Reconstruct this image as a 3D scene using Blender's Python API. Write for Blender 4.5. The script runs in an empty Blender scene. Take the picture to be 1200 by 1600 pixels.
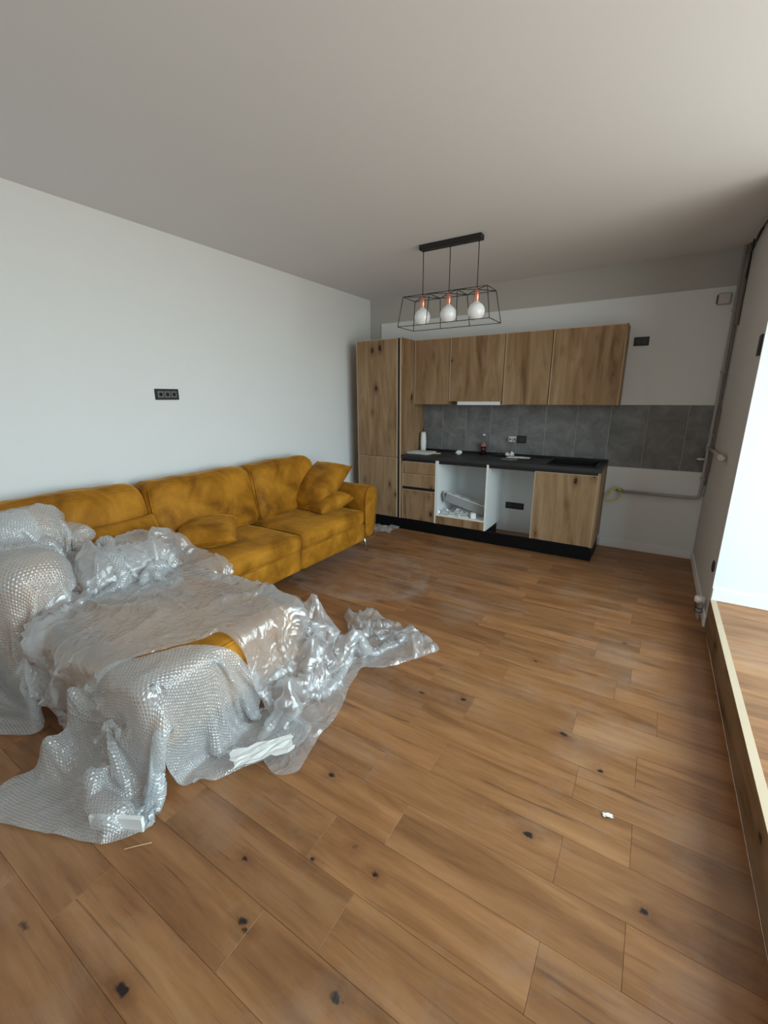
import bpy, bmesh, math, random
import numpy as np
from mathutils import Vector, Matrix, noise as mnoise

random.seed(7)
rng = np.random.default_rng(11)
SC = bpy.context.scene
COL = SC.collection

# ------------------------------------------------------------------ camera
CX, CY, CZ = 3.2901, -4.961, 1.5355
PITCH, ROLL, YAW, FPX = 0.2586, -0.0038, -0.558, 671.0
F = Vector((math.sin(YAW) * math.cos(PITCH), math.cos(YAW) * math.cos(PITCH), -math.sin(PITCH)))
R0 = Vector((math.cos(YAW), -math.sin(YAW), 0)); U0 = R0.cross(F)
Rv = R0 * math.cos(ROLL) + U0 * math.sin(ROLL); Uv = -R0 * math.sin(ROLL) + U0 * math.cos(ROLL)
cd = bpy.data.cameras.new('camera'); cam = bpy.data.objects.new('camera', cd); COL.objects.link(cam)
cd.sensor_fit = 'HORIZONTAL'; cd.sensor_width = 36; cd.lens = FPX / 1200 * 36
cd.clip_start = 0.02; cd.clip_end = 200
M = Matrix((Rv, Uv, -F)).transposed().to_4x4(); M.translation = (CX, CY, CZ)
cam.matrix_world = M
SC.camera = cam

# ------------------------------------------------------------------ world, light, exposure
SC.view_settings.view_transform = 'Standard'; SC.view_settings.look = 'None'
SC.view_settings.gamma = 1; SC.view_settings.use_curve_mapping = False
SC.view_settings.exposure = 0.0
SC.cycles.transparent_max_bounces = 24
SC.cycles.max_bounces = 10; SC.cycles.diffuse_bounces = 6
W_ = bpy.data.worlds.new('overcast_sky'); SC.world = W_; W_.use_nodes = True
nt = W_.node_tree; nt.nodes.clear()
wo = nt.nodes.new('ShaderNodeOutputWorld'); bg = nt.nodes.new('ShaderNodeBackground')
tc = nt.nodes.new('ShaderNodeTexCoord'); sx = nt.nodes.new('ShaderNodeSeparateXYZ'); cr = nt.nodes.new('ShaderNodeValToRGB')
nt.links.new(tc.outputs['Generated'], sx.inputs[0]); mr = nt.nodes.new('ShaderNodeMapRange')
mr.inputs[1].default_value = -1; mr.inputs[2].default_value = 1
nt.links.new(sx.outputs['Z'], mr.inputs[0]); nt.links.new(mr.outputs[0], cr.inputs[0])
e = cr.color_ramp.elements
e[0].position = 0.44; e[0].color = (0.50, 0.47, 0.43, 1)
e[1].position = 0.52; e[1].color = (0.77, 0.92, 1.0, 1)
x = e.new(1.0); x.color = (0.68, 0.87, 1.0, 1)
nt.links.new(cr.outputs[0], bg.inputs[0]); bg.inputs[1].default_value = 9.2
nt.links.new(bg.outputs[0], wo.inputs[0])

# room numbers
WX = 3.757          # right wall plane
HC = 2.734          # ceiling
YW = -1.51          # end of the short right wall, face of the white return wall
HS = 0.203          # platform height
XO = 4.95           # glazed outer wall
YB = -7.0           # wall behind the camera

def portal(loc, rot, sxx, syy):
    l = bpy.data.lights.new('window_portal', 'AREA'); l.shape = 'RECTANGLE'; l.size = sxx; l.size_y = syy
    l.cycles.is_portal = True
    o = bpy.data.objects.new('window_portal', l); COL.objects.link(o); o.location = loc; o.rotation_euler = rot
WIN = (-5.0, -1.65, 0.25, 2.62)   # y0,y1,z0,z1 of the glazed side
portal((XO + 0.12, (WIN[0] + WIN[1]) / 2, (WIN[2] + WIN[3]) / 2), (0, math.radians(90), 0), WIN[3] - WIN[2], WIN[1] - WIN[0])

# ------------------------------------------------------------------ materials
class MT:
    def __init__(s, name):
        s.m = bpy.data.materials.new(name); s.m.use_nodes = True; s.t = s.m.node_tree
        s.b = s.t.nodes['Principled BSDF']; s.out = s.t.nodes['Material Output']
    def n(s, ty, **k):
        a = s.t.nodes.new('ShaderNode' + ty)
        for q, v in k.items():
            if q.startswith('i_'):
                key = q[2:]; key = int(key) if key.isdigit() else key.replace('_', ' ')
                a.inputs[key].default_value = v
            else: setattr(a, q, v)
        return a
    def l(s, a, b, ao=0):
        s.t.links.new(a.outputs[ao] if hasattr(a, 'outputs') else a, b)
    def math(s, op, a, b=None, clamp=False):
        k = s.n('Math', operation=op, use_clamp=clamp)
        for i, v in enumerate((a, b)):
            if v is None: continue
            if isinstance(v, (int, float)): k.inputs[i].default_value = v
            else: s.t.links.new(v, k.inputs[i])
        return k.outputs[0]
    def mix(s, f, a, b, mode='MIX'):
        k = s.n('Mix', data_type='RGBA', blend_type=mode)
        for i, v in ((0, f), (6, a), (7, b)):
            if isinstance(v, (int, float)): k.inputs[i].default_value = v
            elif isinstance(v, tuple): k.inputs[i].default_value = (*v, 1)
            else: s.t.links.new(v, k.inputs[i])
        return k.outputs[2]
    def ramp(s, f, stops):
        k = s.n('ValToRGB'); e = k.color_ramp.elements
        while len(e) < len(stops): e.new(0.5)
        for q, (p, c) in zip(e, stops): q.position = p; q.color = (*c, 1) if len(c) == 3 else c
        s.t.links.new(f, k.inputs[0]); return k.outputs[0]
    def noise(s, vec, scale, detail=4, rough=0.55, dist=0):
        k = s.n('TexNoise', i_Scale=scale, i_Detail=detail, i_Roughness=rough, i_Distortion=dist)
        if vec is not None: s.t.links.new(vec, k.inputs['Vector'])
        return k.outputs[0]
    def mapping(s, vec, scale=(1, 1, 1), loc=None):
        k = s.n('Mapping'); k.inputs['Scale'].default_value = scale
        s.t.links.new(vec, k.inputs['Vector'])
        if loc is not None: s.t.links.new(loc, k.inputs['Location'])
        return k.outputs[0]
    def bump(s, h, strength=0.3, dist=0.01, to=None):
        k = s.n('Bump'); k.inputs['Strength'].default_value = strength; k.inputs['Distance'].default_value = dist
        s.t.links.new(h, k.inputs['Height'])
        for b in (to or [s.b]): s.t.links.new(k.outputs[0], b.inputs['Normal'])
        return k

def plain(name, c, rough=0.6, metal=0, spec=0.5, bump=0, bscale=60, var=0.0):
    m = MT(name); m.b.inputs['Roughness'].default_value = rough; m.b.inputs['Metallic'].default_value = metal
    m.b.inputs['Specular IOR Level'].default_value = spec
    tc = m.n('TexCoord').outputs['Object']
    nz = m.noise(tc, 3.0, 3)
    d = tuple(v * (1 - var) for v in c)
    m.t.links.new(m.mix(nz, tuple(c), d), m.b.inputs['Base Color'])
    if bump:
        m.bump(m.noise(tc, bscale, 3), bump, 0.004)
    return m.m

def floor_wood():
    m = MT('oak_plank'); m.b.inputs['Specular IOR Level'].default_value = 0.4
    geo = m.n('NewGeometry').outputs['Position']
    rnd = m.n('ObjectInfo').outputs['Random']
    off = m.n('CombineXYZ'); m.t.links.new(m.math('MULTIPLY', rnd, 53.0), off.inputs[0]); m.t.links.new(m.math('MULTIPLY', rnd, 91.0), off.inputs[1])
    off = off.outputs[0]
    v1 = m.mapping(geo, (0.9, 6.5, 1), off)
    broad = m.noise(v1, 1.6, 5, 0.6, 0.4)
    v2 = m.mapping(geo, (2.5, 42, 1), off)
    fine = m.noise(v2, 1.6, 5, 0.65, 0.3)
    col = m.ramp(broad, [(0.28, (0.195, 0.087, 0.034)), (0.46, (0.315, 0.150, 0.062)), (0.60, (0.400, 0.202, 0.088)), (0.78, (0.49, 0.275, 0.130))])
    col = m.mix(m.math('MULTIPLY', fine, 0.65), col, m.mix(1.0, col, (0.72, 0.62, 0.52), 'MULTIPLY'))
    # per-plank tone
    tone = m.ramp(rnd, [(0.0, (0.80, 0.76, 0.74)), (0.25, (1.0, 0.97, 0.93)), (0.5, (1.06, 1.0, 0.93)), (0.72, (0.92, 0.93, 0.95)), (1.0, (1.12, 1.03, 0.93))])
    col = m.mix(1.0, col, tone, 'MULTIPLY')
    # dark mineral streaks
    st = m.noise(m.mapping(geo, (0.75, 17, 1), off), 2.1, 3, 0.5, 0.8)
    stm = m.ramp(st, [(0.64, (0, 0, 0)), (0.72, (1, 1, 1))])
    col = m.mix(m.math('MULTIPLY', stm, 0.6), col, (0.085, 0.040, 0.020))
    s2 = m.noise(m.mapping(geo, (1.6, 34, 1), off), 2.3, 3, 0.55, 0.5)
    s2m = m.ramp(s2, [(0.60, (0, 0, 0)), (0.70, (1, 1, 1))])
    col = m.mix(m.math('MULTIPLY', s2m, 0.34), col, (0.11, 0.052, 0.025))
    # random knots
    vo = m.n('TexVoronoi', i_Scale=1.0); m.t.links.new(m.mapping(geo, (2.6, 6.0, 1), off), vo.inputs['Vector'])
    wob = m.noise(geo, 45, 2)
    kd = m.math('ADD', vo.outputs['Distance'], m.math('MULTIPLY', m.math('SUBTRACT', wob, 0.5), 0.14))
    sel = m.n('SeparateColor'); m.t.links.new(vo.outputs['Color'], sel.inputs[0])
    thr = m.math('MULTIPLY', m.math('GREATER_THAN', sel.outputs[0], 0.62), m.math('MULTIPLY', sel.outputs[1], 0.12))
    kn = m.math('MULTIPLY', m.math('SUBTRACT', thr, kd), 18, clamp=True)
    halo = m.math('MULTIPLY', m.math('SUBTRACT', m.math('MULTIPLY', thr, 3.2), kd), 3.0, clamp=True)
    col = m.mix(m.math('MULTIPLY', halo, 0.45), col, (0.16, 0.075, 0.032))
    col = m.mix(kn, col, (0.018, 0.011, 0.008))
    # the knots that stand out in this floor (x, y, radius)
    KN = [(2.27, -4.665, .020), (2.42, -4.39, .016), (2.77, -4.375, .018), (2.69, -4.07, .012), (2.32, -3.835, .014), (2.48, -4.14, .011),
          (2.62, -3.10, .018), (3.11, -3.08, .017), (3.09, -3.66, .017), (2.28, -4.26, .009), (3.28, -3.22, .012), (2.86, -2.55, .010),
          (2.45, -4.40, .010), (2.10, -2.62, .010), (1.62, -2.36, .010), (3.30, -2.05, .012), (2.58, -4.03, .010), (3.46, -3.72, .012)]
    sp = m.n('SeparateXYZ'); m.t.links.new(geo, sp.inputs[0])
    w2 = m.math('MULTIPLY', m.math('SUBTRACT', wob, 0.5), 0.03)
    acc = None
    for (kx, ky, kr) in KN:
        dx = m.math('MULTIPLY', m.math('SUBTRACT', sp.outputs[0], kx), 0.7); dy = m.math('SUBTRACT', sp.outputs[1], ky)
        d = m.math('SQRT', m.math('ADD', m.math('MULTIPLY', dx, dx), m.math('MULTIPLY', dy, dy)))
        d = m.math('SUBTRACT', kr * 0.60, m.math('ADD', d, w2))
        acc = d if acc is None else m.math('MAXIMUM', acc, d)
    col = m.mix(m.math('MULTIPLY', m.math('ADD', acc, 0.035), 16, clamp=True), col, m.mix(1.0, col, (0.55, 0.48, 0.45), 'MULTIPLY'))
    col = m.mix(m.math('MULTIPLY', m.math('ADD', acc, 0.003), 160, clamp=True), col, (0.016, 0.010, 0.008))
    # plaster dust wiped in an arc in front of the sofa, and thin dust elsewhere
    dx = m.math('SUBTRACT', sp.outputs[0], 1.15); dy = m.math('SUBTRACT', sp.outputs[1], -1.98)
    dd = m.math('SQRT', m.math('ADD', m.math('MULTIPLY', dx, dx), m.math('MULTIPLY', m.math('MULTIPLY', dy, dy), 1.7)))
    ed = m.noise(geo, 3.0, 4)
    dd = m.math('ADD', dd, m.math('MULTIPLY', m.math('SUBTRACT', ed, 0.5), 0.35))
    ring = m.ramp(dd, [(0.0, (.25,) * 3), (0.45, (.45,) * 3), (0.66, (.75,) * 3), (0.72, (0, 0, 0))])
    dust = m.noise(geo, 7, 6, 0.7)
    ring = m.math('MULTIPLY', ring, m.ramp(dust, [(0.36, (0.1,) * 3), (0.66, (1,) * 3)]))
    thin = m.ramp(m.noise(geo, 1.7, 6, 0.72), [(0.50, (0, 0, 0)), (0.74, (0.28,) * 3)])
    dm = m.math('MAXIMUM', m.math('MULTIPLY', ring, 0.7), thin)
    col = m.mix(dm, col, (0.42, 0.36, 0.31))
    m.t.links.new(col, m.b.inputs['Base Color'])
    rg = m.math('ADD', m.math('MULTIPLY', fine, 0.18), m.math('ADD', 0.34, m.math('MULTIPLY', dm, 0.3)))
    m.t.links.new(rg, m.b.inputs['Roughness'])
    hgt = m.math('SUBTRACT', m.math('MULTIPLY', fine, 0.35), m.math('ADD', stm, kn))
    m.bump(hgt, 0.18, 0.002)
    return m.m

def cabinet_wood(name='knotty_oak_veneer', axis='z', k=1.0):
    m = MT(name); m.b.inputs['Roughness'].default_value = 0.55; m.b.inputs['Specular IOR Level'].default_value = 0.3
    geo = m.n('NewGeometry').outputs['Position']; rnd = m.n('ObjectInfo').outputs['Random']
    off = m.n('CombineXYZ'); m.t.links.new(m.math('MULTIPLY', rnd, 17.0), off.inputs[0]); m.t.links.new(m.math('MULTIPLY', rnd, 31.0), off.inputs[2])
    off = off.outputs[0]
    S = (7, 7, 0.9) if axis == 'z' else (7, 0.9, 7)
    S2 = (60, 60, 2.5) if axis == 'z' else (60, 2.5, 60)
    br = m.noise(m.mapping(geo, S, off), 1.3, 5, 0.6, 0.9)
    fi = m.noise(m.mapping(geo, S2, off), 1.5, 4, 0.6, 0.2)
    col = m.ramp(br, [(0.26, (0.155 * k, 0.082 * k, 0.037 * k)), (0.42, (0.295 * k, 0.180 * k, 0.092 * k)), (0.58, (0.385 * k, 0.255 * k, 0.145 * k)), (0.76, (0.46 * k, 0.33 * k, 0.205 * k))])
    col = m.mix(m.math('MULTIPLY', fi, 0.6), col, m.mix(1.0, col, (0.70, 0.62, 0.55), 'MULTIPLY'))
    vo = m.n('TexVoronoi', i_Scale=1.0); m.t.links.new(m.mapping(geo, (8.5, 8.5, 4.6) if axis == 'z' else (8, 4.5, 8), off), vo.inputs['Vector'])
    wob = m.noise(geo, 40, 2)
    kd = m.math('ADD', vo.outputs['Distance'], m.math('MULTIPLY', m.math('SUBTRACT', wob, 0.5), 0.16))
    sel = m.n('SeparateColor'); m.t.links.new(vo.outputs['Color'], sel.inputs[0])
    thr = m.math('MULTIPLY', m.math('GREATER_THAN', sel.outputs[0], 0.35), m.math('ADD', 0.05, m.math('MULTIPLY', sel.outputs[1], 0.15)))
    halo = m.math('MULTIPLY', m.math('SUBTRACT', m.math('MULTIPLY', thr, 2.6), kd), 3.5, clamp=True)
    col = m.mix(m.math('MULTIPLY', halo, 0.55), col, (0.13 * k, 0.065 * k, 0.03 * k))
    col = m.mix(m.math('MULTIPLY', m.math('SUBTRACT', thr, kd), 14, clamp=True), col, (0.035, 0.018, 0.01))
    m.t.links.new(col, m.b.inputs['Base Color'])
    m.bump(fi, 0.08, 0.001)
    return m.m

def velvet():
    m = MT('mustard_velvet'); b = m.b
    b.inputs['Roughness'].default_value = 0.62; b.inputs['Specular IOR Level'].default_value = 0.15
    b.inputs['Sheen Weight'].default_value = 0.5; b.inputs['Sheen Roughness'].default_value = 0.35
    b.inputs['Sheen Tint'].default_value = (1.0, 0.55, 0.12, 1)
    tc = m.n('TexCoord').outputs['Object']
    n1 = m.noise(tc, 4.2, 5, 0.6, 0.35); n2 = m.noise(tc, 260, 2)
    col = m.ramp(n1, [(0.32, (0.17, 0.062, 0.004)), (0.47, (0.31, 0.123, 0.008)), (0.68, (0.50, 0.215, 0.020))])
    m.t.links.new(col, b.inputs['Base Color'])
    h = m.math('ADD', m.math('MULTIPLY', m.noise(tc, 15, 4, 0.6, 1.0), 1.0), m.math('MULTIPLY', n2, 0.08))
    m.bump(h, 0.35, 0.012)
    return m.m

def film(name, white=0.22, tint=(0.86, 0.90, 0.93), bubbles=False, rough=0.16, crink=1.6):
    m = MT(name); t = m.t; t.nodes.remove(m.b)
    uv = m.n('UVMap'); uv.uv_map = 'UVMap'; uv = uv.outputs[0]
    # crinkle relief
    v = m.n('TexVoronoi', feature='DISTANCE_TO_EDGE'); v.inputs['Scale'].default_value = 9.0
    wv = m.n('VectorMath', operation='ADD'); nz = m.n('TexNoise', i_Scale=3.0, i_Detail=4.0)
    t.links.new(uv, nz.inputs['Vector']); t.links.new(uv, wv.inputs[0]); t.links.new(nz.outputs['Color'], wv.inputs[1])
    t.links.new(wv.outputs[0], v.inputs['Vector'])
    cre = m.math('MULTIPLY', v.outputs['Distance'], 2.0, clamp=True)
    n3 = m.noise(uv, 22, 5, 0.6, 1.5)
    h = m.math('ADD', m.math('MULTIPLY', cre, 0.9), m.math('MULTIPLY', n3, 0.8))
    bm_ = None
    if bubbles:
        mp = m.n('Mapping'); mp.inputs['Scale'].default_value = (84, 84 * 1.1547, 1)
        mp.inputs['Rotation'].default_value = (0, 0, math.radians(9)); t.links.new(uv, mp.inputs['Vector'])
        xy = m.n('SeparateXYZ'); t.links.new(mp.outputs[0], xy.inputs[0])
        rw = m.math('MULTIPLY', m.math('FLOOR', xy.outputs[1]), 0.5)
        fx = m.math('SUBTRACT', m.math('FRACT', m.math('ADD', xy.outputs[0], rw)), 0.5)
        fy = m.math('MULTIPLY', m.math('SUBTRACT', m.math('FRACT', xy.outputs[1]), 0.5), 0.9)
        ds = m.math('SQRT', m.math('ADD', m.math('MULTIPLY', fx, fx), m.math('MULTIPLY', fy, fy)))
        bm_ = m.math('SUBTRACT', 1.0, m.math('MULTIPLY', ds, 2.15), clamp=True)
        dome = m.math('POWER', bm_, 0.5)
        h = m.math('ADD', m.math('MULTIPLY', h, 0.6), m.math('MULTIPLY', dome, 0.55))
    bp = m.n('Bump'); bp.inputs['Strength'].default_value = 0.45 * crink; bp.inputs['Distance'].default_value = 0.012
    t.links.new(h, bp.inputs['Height'])
    gl = m.n('BsdfGlossy'); gl.inputs['Roughness'].default_value = rough; gl.inputs['Color'].default_value = (1, 1, 1, 1)
    di = m.n('BsdfDiffuse'); di.inputs['Color'].default_value = (*tint, 1)
    tl = m.n('BsdfTranslucent'); tl.inputs['Color'].default_value = (*tint, 1)
    tr = m.n('BsdfTransparent'); tr.inputs['Color'].default_value = (0.93, 0.94, 0.95, 1)
    for s_ in (gl, di, tl): t.links.new(bp.outputs[0], s_.inputs['Normal'])
    dt = m.n('MixShader'); dt.inputs[0].default_value = 0.45; t.links.new(di.outputs[0], dt.inputs[1]); t.links.new(tl.outputs[0], dt.inputs[2])
    a = m.n('MixShader'); t.links.new(tr.outputs[0], a.inputs[1]); t.links.new(dt.outputs[0], a.inputs[2])
    cl = m.noise(uv, 2.4, 4, 0.6)
    wf = m.math('ADD', white * 0.55, m.math('MULTIPLY', cl, white * 0.9))
    lw = m.n('LayerWeight', i_Blend=0.35); 
    wf = m.math('ADD', wf, m.math('MULTIPLY', lw.outputs['Facing'], 0.22), clamp=True)
    if bubbles: wf = m.math('ADD', wf, m.math('MULTIPLY', m.math('LESS_THAN', bm_, 0.12), 0.12), clamp=True)
    t.links.new(wf, a.inputs[0])
    fr = m.n('LayerWeight', i_Blend=0.5); t.links.new(bp.outputs[0], fr.inputs['Normal'])
    ff = m.math('ADD', 0.14, m.math('MULTIPLY', m.math('POWER', fr.outputs['Facing'], 3.5), 0.6), clamp=True)
    b2 = m.n('MixShader'); t.links.new(ff, b2.inputs[0]); t.links.new(a.outputs[0], b2.inputs[1]); t.links.new(gl.outputs[0], b2.inputs[2])
    t.links.new(b2.outputs[0], m.out.inputs[0])
    return m.m

def concrete_tile():
    m = MT('grey_concrete_tile'); m.b.inputs['Roughness'].default_value = 0.5
    geo = m.n('NewGeometry').outputs['Position']; rnd = m.n('ObjectInfo').outputs['Random']
    off = m.n('CombineXYZ'); m.t.links.new(m.math('MULTIPLY', rnd, 23.0), off.inputs[0])
    n = m.noise(m.mapping(geo, (1, 1, 1), off.outputs[0]), 5.5, 8, 0.68, 0.5)
    col = m.ramp(n, [(0.30, (0.105, 0.107, 0.110)), (0.5, (0.175, 0.176, 0.178)), (0.72, (0.27, 0.27, 0.268))])
    m.t.links.new(col, m.b.inputs['Base Color']); m.bump(n, 0.08, 0.003); return m.m

def glass_thin(name, tint=(0.97, 0.99, 0.98)):
    m = MT(name); t = m.t; t.nodes.remove(m.b)
    tr = m.n('BsdfTransparent'); tr.inputs[0].default_value = (*tint, 1); gl = m.n('BsdfGlossy'); gl.inputs['Roughness'].default_value = 0.02
    fr = m.n('LayerWeight', i_Blend=0.5); mx = m.n('MixShader')
    t.links.new(m.math('ADD', 0.03, m.math('MULTIPLY', m.math('POWER', fr.outputs['Facing'], 5.0), 0.9)), mx.inputs[0]); t.links.new(tr.outputs[0], mx.inputs[1]); t.links.new(gl.outputs[0], mx.inputs[2]); t.links.new(mx.outputs[0], m.out.inputs[0])
    return m.m

M_WHITE = plain('white_wall_paint', (0.80, 0.825, 0.83), 0.85, var=0.03, bump=0.05, bscale=120)
M_CEIL = plain('ceiling_paint', (0.74, 0.75, 0.765), 0.9, var=0.02)
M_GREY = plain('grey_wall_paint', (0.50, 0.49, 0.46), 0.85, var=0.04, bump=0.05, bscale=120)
M_DIM = plain('dimmed_wall_paint', (0.62, 0.60, 0.57), 0.85, var=0.05, bump=0.05, bscale=120)  # wall paint with the dark corner's shade put into its colour
M_TRIM = plain('white_skirting', (0.86, 0.86, 0.85), 0.4)
M_FLOOR = floor_wood()
M_SUB = plain('screed', (0.10, 0.07, 0.045), 0.9)
M_WOOD = cabinet_wood()
M_EDGE = plain('light_oak_edge', (0.60, 0.46, 0.31), 0.5, var=0.15)
M_RISER = cabinet_wood('oak_riser_board', 'y', 0.85)
M_BLACK = plain('matt_black', (0.012, 0.012, 0.013), 0.45)
M_PLINTH = plain('black_plinth', (0.005, 0.005, 0.006), 0.5, spec=0.15)
M_TOP = plain('dark_stone_worktop', (0.040, 0.041, 0.044), 0.45, spec=0.35, var=0.4)
M_SINK = plain('black_composite', (0.012, 0.012, 0.013), 0.3)
M_MELA = plain('white_melamine', (0.84, 0.87, 0.86), 0.4)
M_TILE = concrete_tile()
M_GROUT = plain('grout', (0.40, 0.39, 0.375), 0.9)
M_VEL = velvet()
M_CHROME = plain('brushed_chrome', (0.75, 0.74, 0.72), 0.18, metal=1)
M_COPPER = plain('copper', (0.80, 0.36, 0.25), 0.3, metal=0.85)
M_BULB = plain('opal_glass', (0.93, 0.95, 0.97), 0.12, spec=0.6)
M_PIPE = plain('painted_pipe', (0.40, 0.38, 0.36), 0.45)
M_PIPED = plain('brownish_pipe', (0.20, 0.17, 0.15), 0.6)
M_PAPER = plain('paper', (0.85, 0.85, 0.82), 0.8)
M_CARD = plain('cardboard_grey', (0.36, 0.36, 0.37), 0.8, var=0.2)
M_YELLOW = plain('yellow_hose', (0.62, 0.58, 0.16), 0.45)
M_BRASS = plain('brass', (0.45, 0.36, 0.18), 0.35, metal=0.8)
M_COLA = plain('dark_red_drink', (0.05, 0.004, 0.006), 0.1)
M_LABEL = plain('bottle_label', (0.38, 0.13, 0.13), 0.5)
M_CLEAR = glass_thin('clear_plastic', (0.90, 0.92, 0.92))
M_PANE = glass_thin('window_glass')
M_FRAME = plain('anthracite_frame', (0.05, 0.052, 0.055), 0.4)
M_FOAM = plain('white_foam', (0.82, 0.83, 0.82), 0.8)
M_DKGREY = plain('charcoal_plastic', (0.03, 0.03, 0.032), 0.4)
M_MID = plain('grey_module', (0.13, 0.135, 0.14), 0.4)
M_CABLE = plain('black_cable', (0.01, 0.01, 0.01), 0.5)
M_FILM = film('clear_polythene', white=0.34, rough=0.09, tint=(0.93, 0.95, 0.97))
M_FILM2 = film('thin_polythene', white=0.18)
M_BUB = film('bubble_wrap', white=0.46, bubbles=True, tint=(0.92, 0.97, 1.0), rough=0.14, crink=1.2)
M_STRAW = plain('straw', (0.75, 0.55, 0.28), 0.7)

# ------------------------------------------------------------------ mesh helpers
def link(name, me, mat=None, parent=None, loc=None):
    o = bpy.data.objects.new(name, me); COL.objects.link(o)
    if mat is not None and me is not None and not me.materials: me.materials.append(mat)
    if parent is not None: o.parent = parent
    if loc is not None: o.location = loc
    return o
def from_bm(name, bm, mat, parent=None, loc=None, smooth=False, extra=()):
    me = bpy.data.meshes.new(name); bm.to_mesh(me); bm.free()
    me.materials.append(mat)
    for x in extra: me.materials.append(x)
    if smooth:
        for p in me.polygons: p.use_smooth = True
    return link(name, me, None, parent, loc)
def box_bm(bm, x0, x1, y0, y1, z0, z1, bev=0.0, mi=0):
    r = bmesh.ops.create_cube(bm, size=1.0); vs = r['verts']
    for v in vs: v.co = Vector(((x0 + x1) / 2 + v.co.x * (x1 - x0), (y0 + y1) / 2 + v.co.y * (y1 - y0), (z0 + z1) / 2 + v.co.z * (z1 - z0)))
    fs = set(f for v in vs for f in v.link_faces)
    if mi:
        for f in fs: f.material_index = mi
    if bev:
        es = list(set(e for v in vs for e in v.link_edges))
        bmesh.ops.bevel(bm, geom=es, offset=bev, segments=1, affect='EDGES', profile=0.7)
def box(name, a, mat, parent=None, bev=0.0, loc=None):
    bm = bmesh.new(); box_bm(bm, *a, bev=bev); return from_bm(name, bm, mat, parent, loc)
def boxes(name, L, mat, parent=None, bev=0.0):
    bm = bmesh.new()
    for a in L: box_bm(bm, *a, bev=bev)
    return from_bm(name, bm, mat, parent)
def tube_bm(bm, pts, r, seg=10, closed=False, caps=True):
    pts = [Vector(p) for p in pts]; n = len(pts); rings = []; up = None
    for i, p in enumerate(pts):
        if closed: d = (pts[(i + 1) % n] - pts[i - 1])
        else: d = pts[min(i + 1, n - 1)] - pts[max(i - 1, 0)]
        d.normalize()
        if up is None: up = Vector((0, 0, 1)) if abs(d.z) < 0.9 else Vector((1, 0, 0))
        a = d.cross(up).normalized(); b = a.cross(d).normalized(); up = b
        rr = r[i] if isinstance(r, (list, tuple)) else r
        rings.append([bm.verts.new(p + (a * math.cos(t) + b * math.sin(t)) * rr) for t in [2 * math.pi * k / seg for k in range(seg)]])
    m = n if closed else n - 1
    for i in range(m):
        A, B = rings[i], rings[(i + 1) % n]
        for k in range(seg): bm.faces.new((A[k], A[(k + 1) % seg], B[(k + 1) % seg], B[k]))
    if caps and not closed:
        bm.faces.new(rings[0][::-1]); bm.faces.new(rings[-1])
def tube(name, pts, r, mat, parent=None, seg=10, closed=False):
    bm = bmesh.new(); tube_bm(bm, pts, r, seg, closed); bmesh.ops.recalc_face_normals(bm, faces=bm.faces)
    return from_bm(name, bm, mat, parent, smooth=True)
def arc_path(pts, rad, n=5):
    """polyline with rounded corners"""
    P = [Vector(p) for p in pts]; out = [P[0]]
    for i in range(1, len(P) - 1):
        a = (P[i - 1] - P[i]).normalized(); b = (P[i + 1] - P[i]).normalized()
        s, e_ = P[i] + a * rad, P[i] + b * rad
        for k in range(n + 1):
            t = k / n; out.append(s * (1 - t) ** 2 + P[i] * 2 * t * (1 - t) + e_ * t * t)
    out.append(P[-1]); return out
def smooth_path(pts, n=6):
    P = [Vector(p) for p in pts]; out = []
    for i in range(len(P) - 1):
        p0, p1, p2, p3 = P[max(i - 1, 0)], P[i], P[i + 1], P[min(i + 2, len(P) - 1)]
        for k in range(n):
            t = k / n
            out.append(0.5 * ((2 * p1) + (-p0 + p2) * t + (2 * p0 - 5 * p1 + 4 * p2 - p3) * t * t + (-p0 + 3 * p1 - 3 * p2 + p3) * t ** 3))
    out.append(P[-1]); return out
def lathe_bm(bm, prof, seg=20, c=(0, 0, 0)):
    c = Vector(c); rings = []
    for (r, z) in prof:
        if r < 1e-5: rings.append([bm.verts.new(c + Vector((0, 0, z)))])
        else: rings.append([bm.verts.new(c + Vector((r * math.cos(2 * math.pi * k / seg), r * math.sin(2 * math.pi * k / seg), z))) for k in range(seg)])
    for A, B in zip(rings, rings[1:]):
        for k in range(seg):
            q = [A[k % len(A)], A[(k + 1) % len(A)], B[(k + 1) % len(B)], B[k % len(B)]]
            u = []
            for v in q:
                if v not in u: u.append(v)
            if len(u) > 2: bm.faces.new(u)
def lathe(name, prof, mat, parent=None, seg=20, c=(0, 0, 0)):
    bm = bmesh.new(); lathe_bm(bm, prof, seg, c); bmesh.ops.recalc_face_normals(bm, faces=bm.faces)
    return from_bm(name, bm, mat, parent, smooth=True)
def thing(name, label, cat, loc=(0, 0, 0), rz=0, group=None):
    o = bpy.data.objects.new(name, None); COL.objects.link(o); o.location = loc; o.rotation_euler = (0, 0, rz)
    o.empty_display_size = 0.05
    o['label'] = label; o['category'] = cat
    if group: o['group'] = group
    return o
def tag(o, label, cat, group=None):
    o['label'] = label; o['category'] = cat
    if group: o['group'] = group
    return o
def struct(o, label=None, cat=None):
    o['kind'] = 'structure'
    if label: o['label'] = label
    if cat: o['category'] = cat
    return o
def at(o, P):
    """bring a part whose mesh is in world coordinates under a thing that stands at its own place"""
    o.parent = P; o.matrix_parent_inverse = Matrix.Translation(P.location).inverted() if not P.rotation_euler.z else P.matrix_basis.inverted()
    return o

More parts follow.
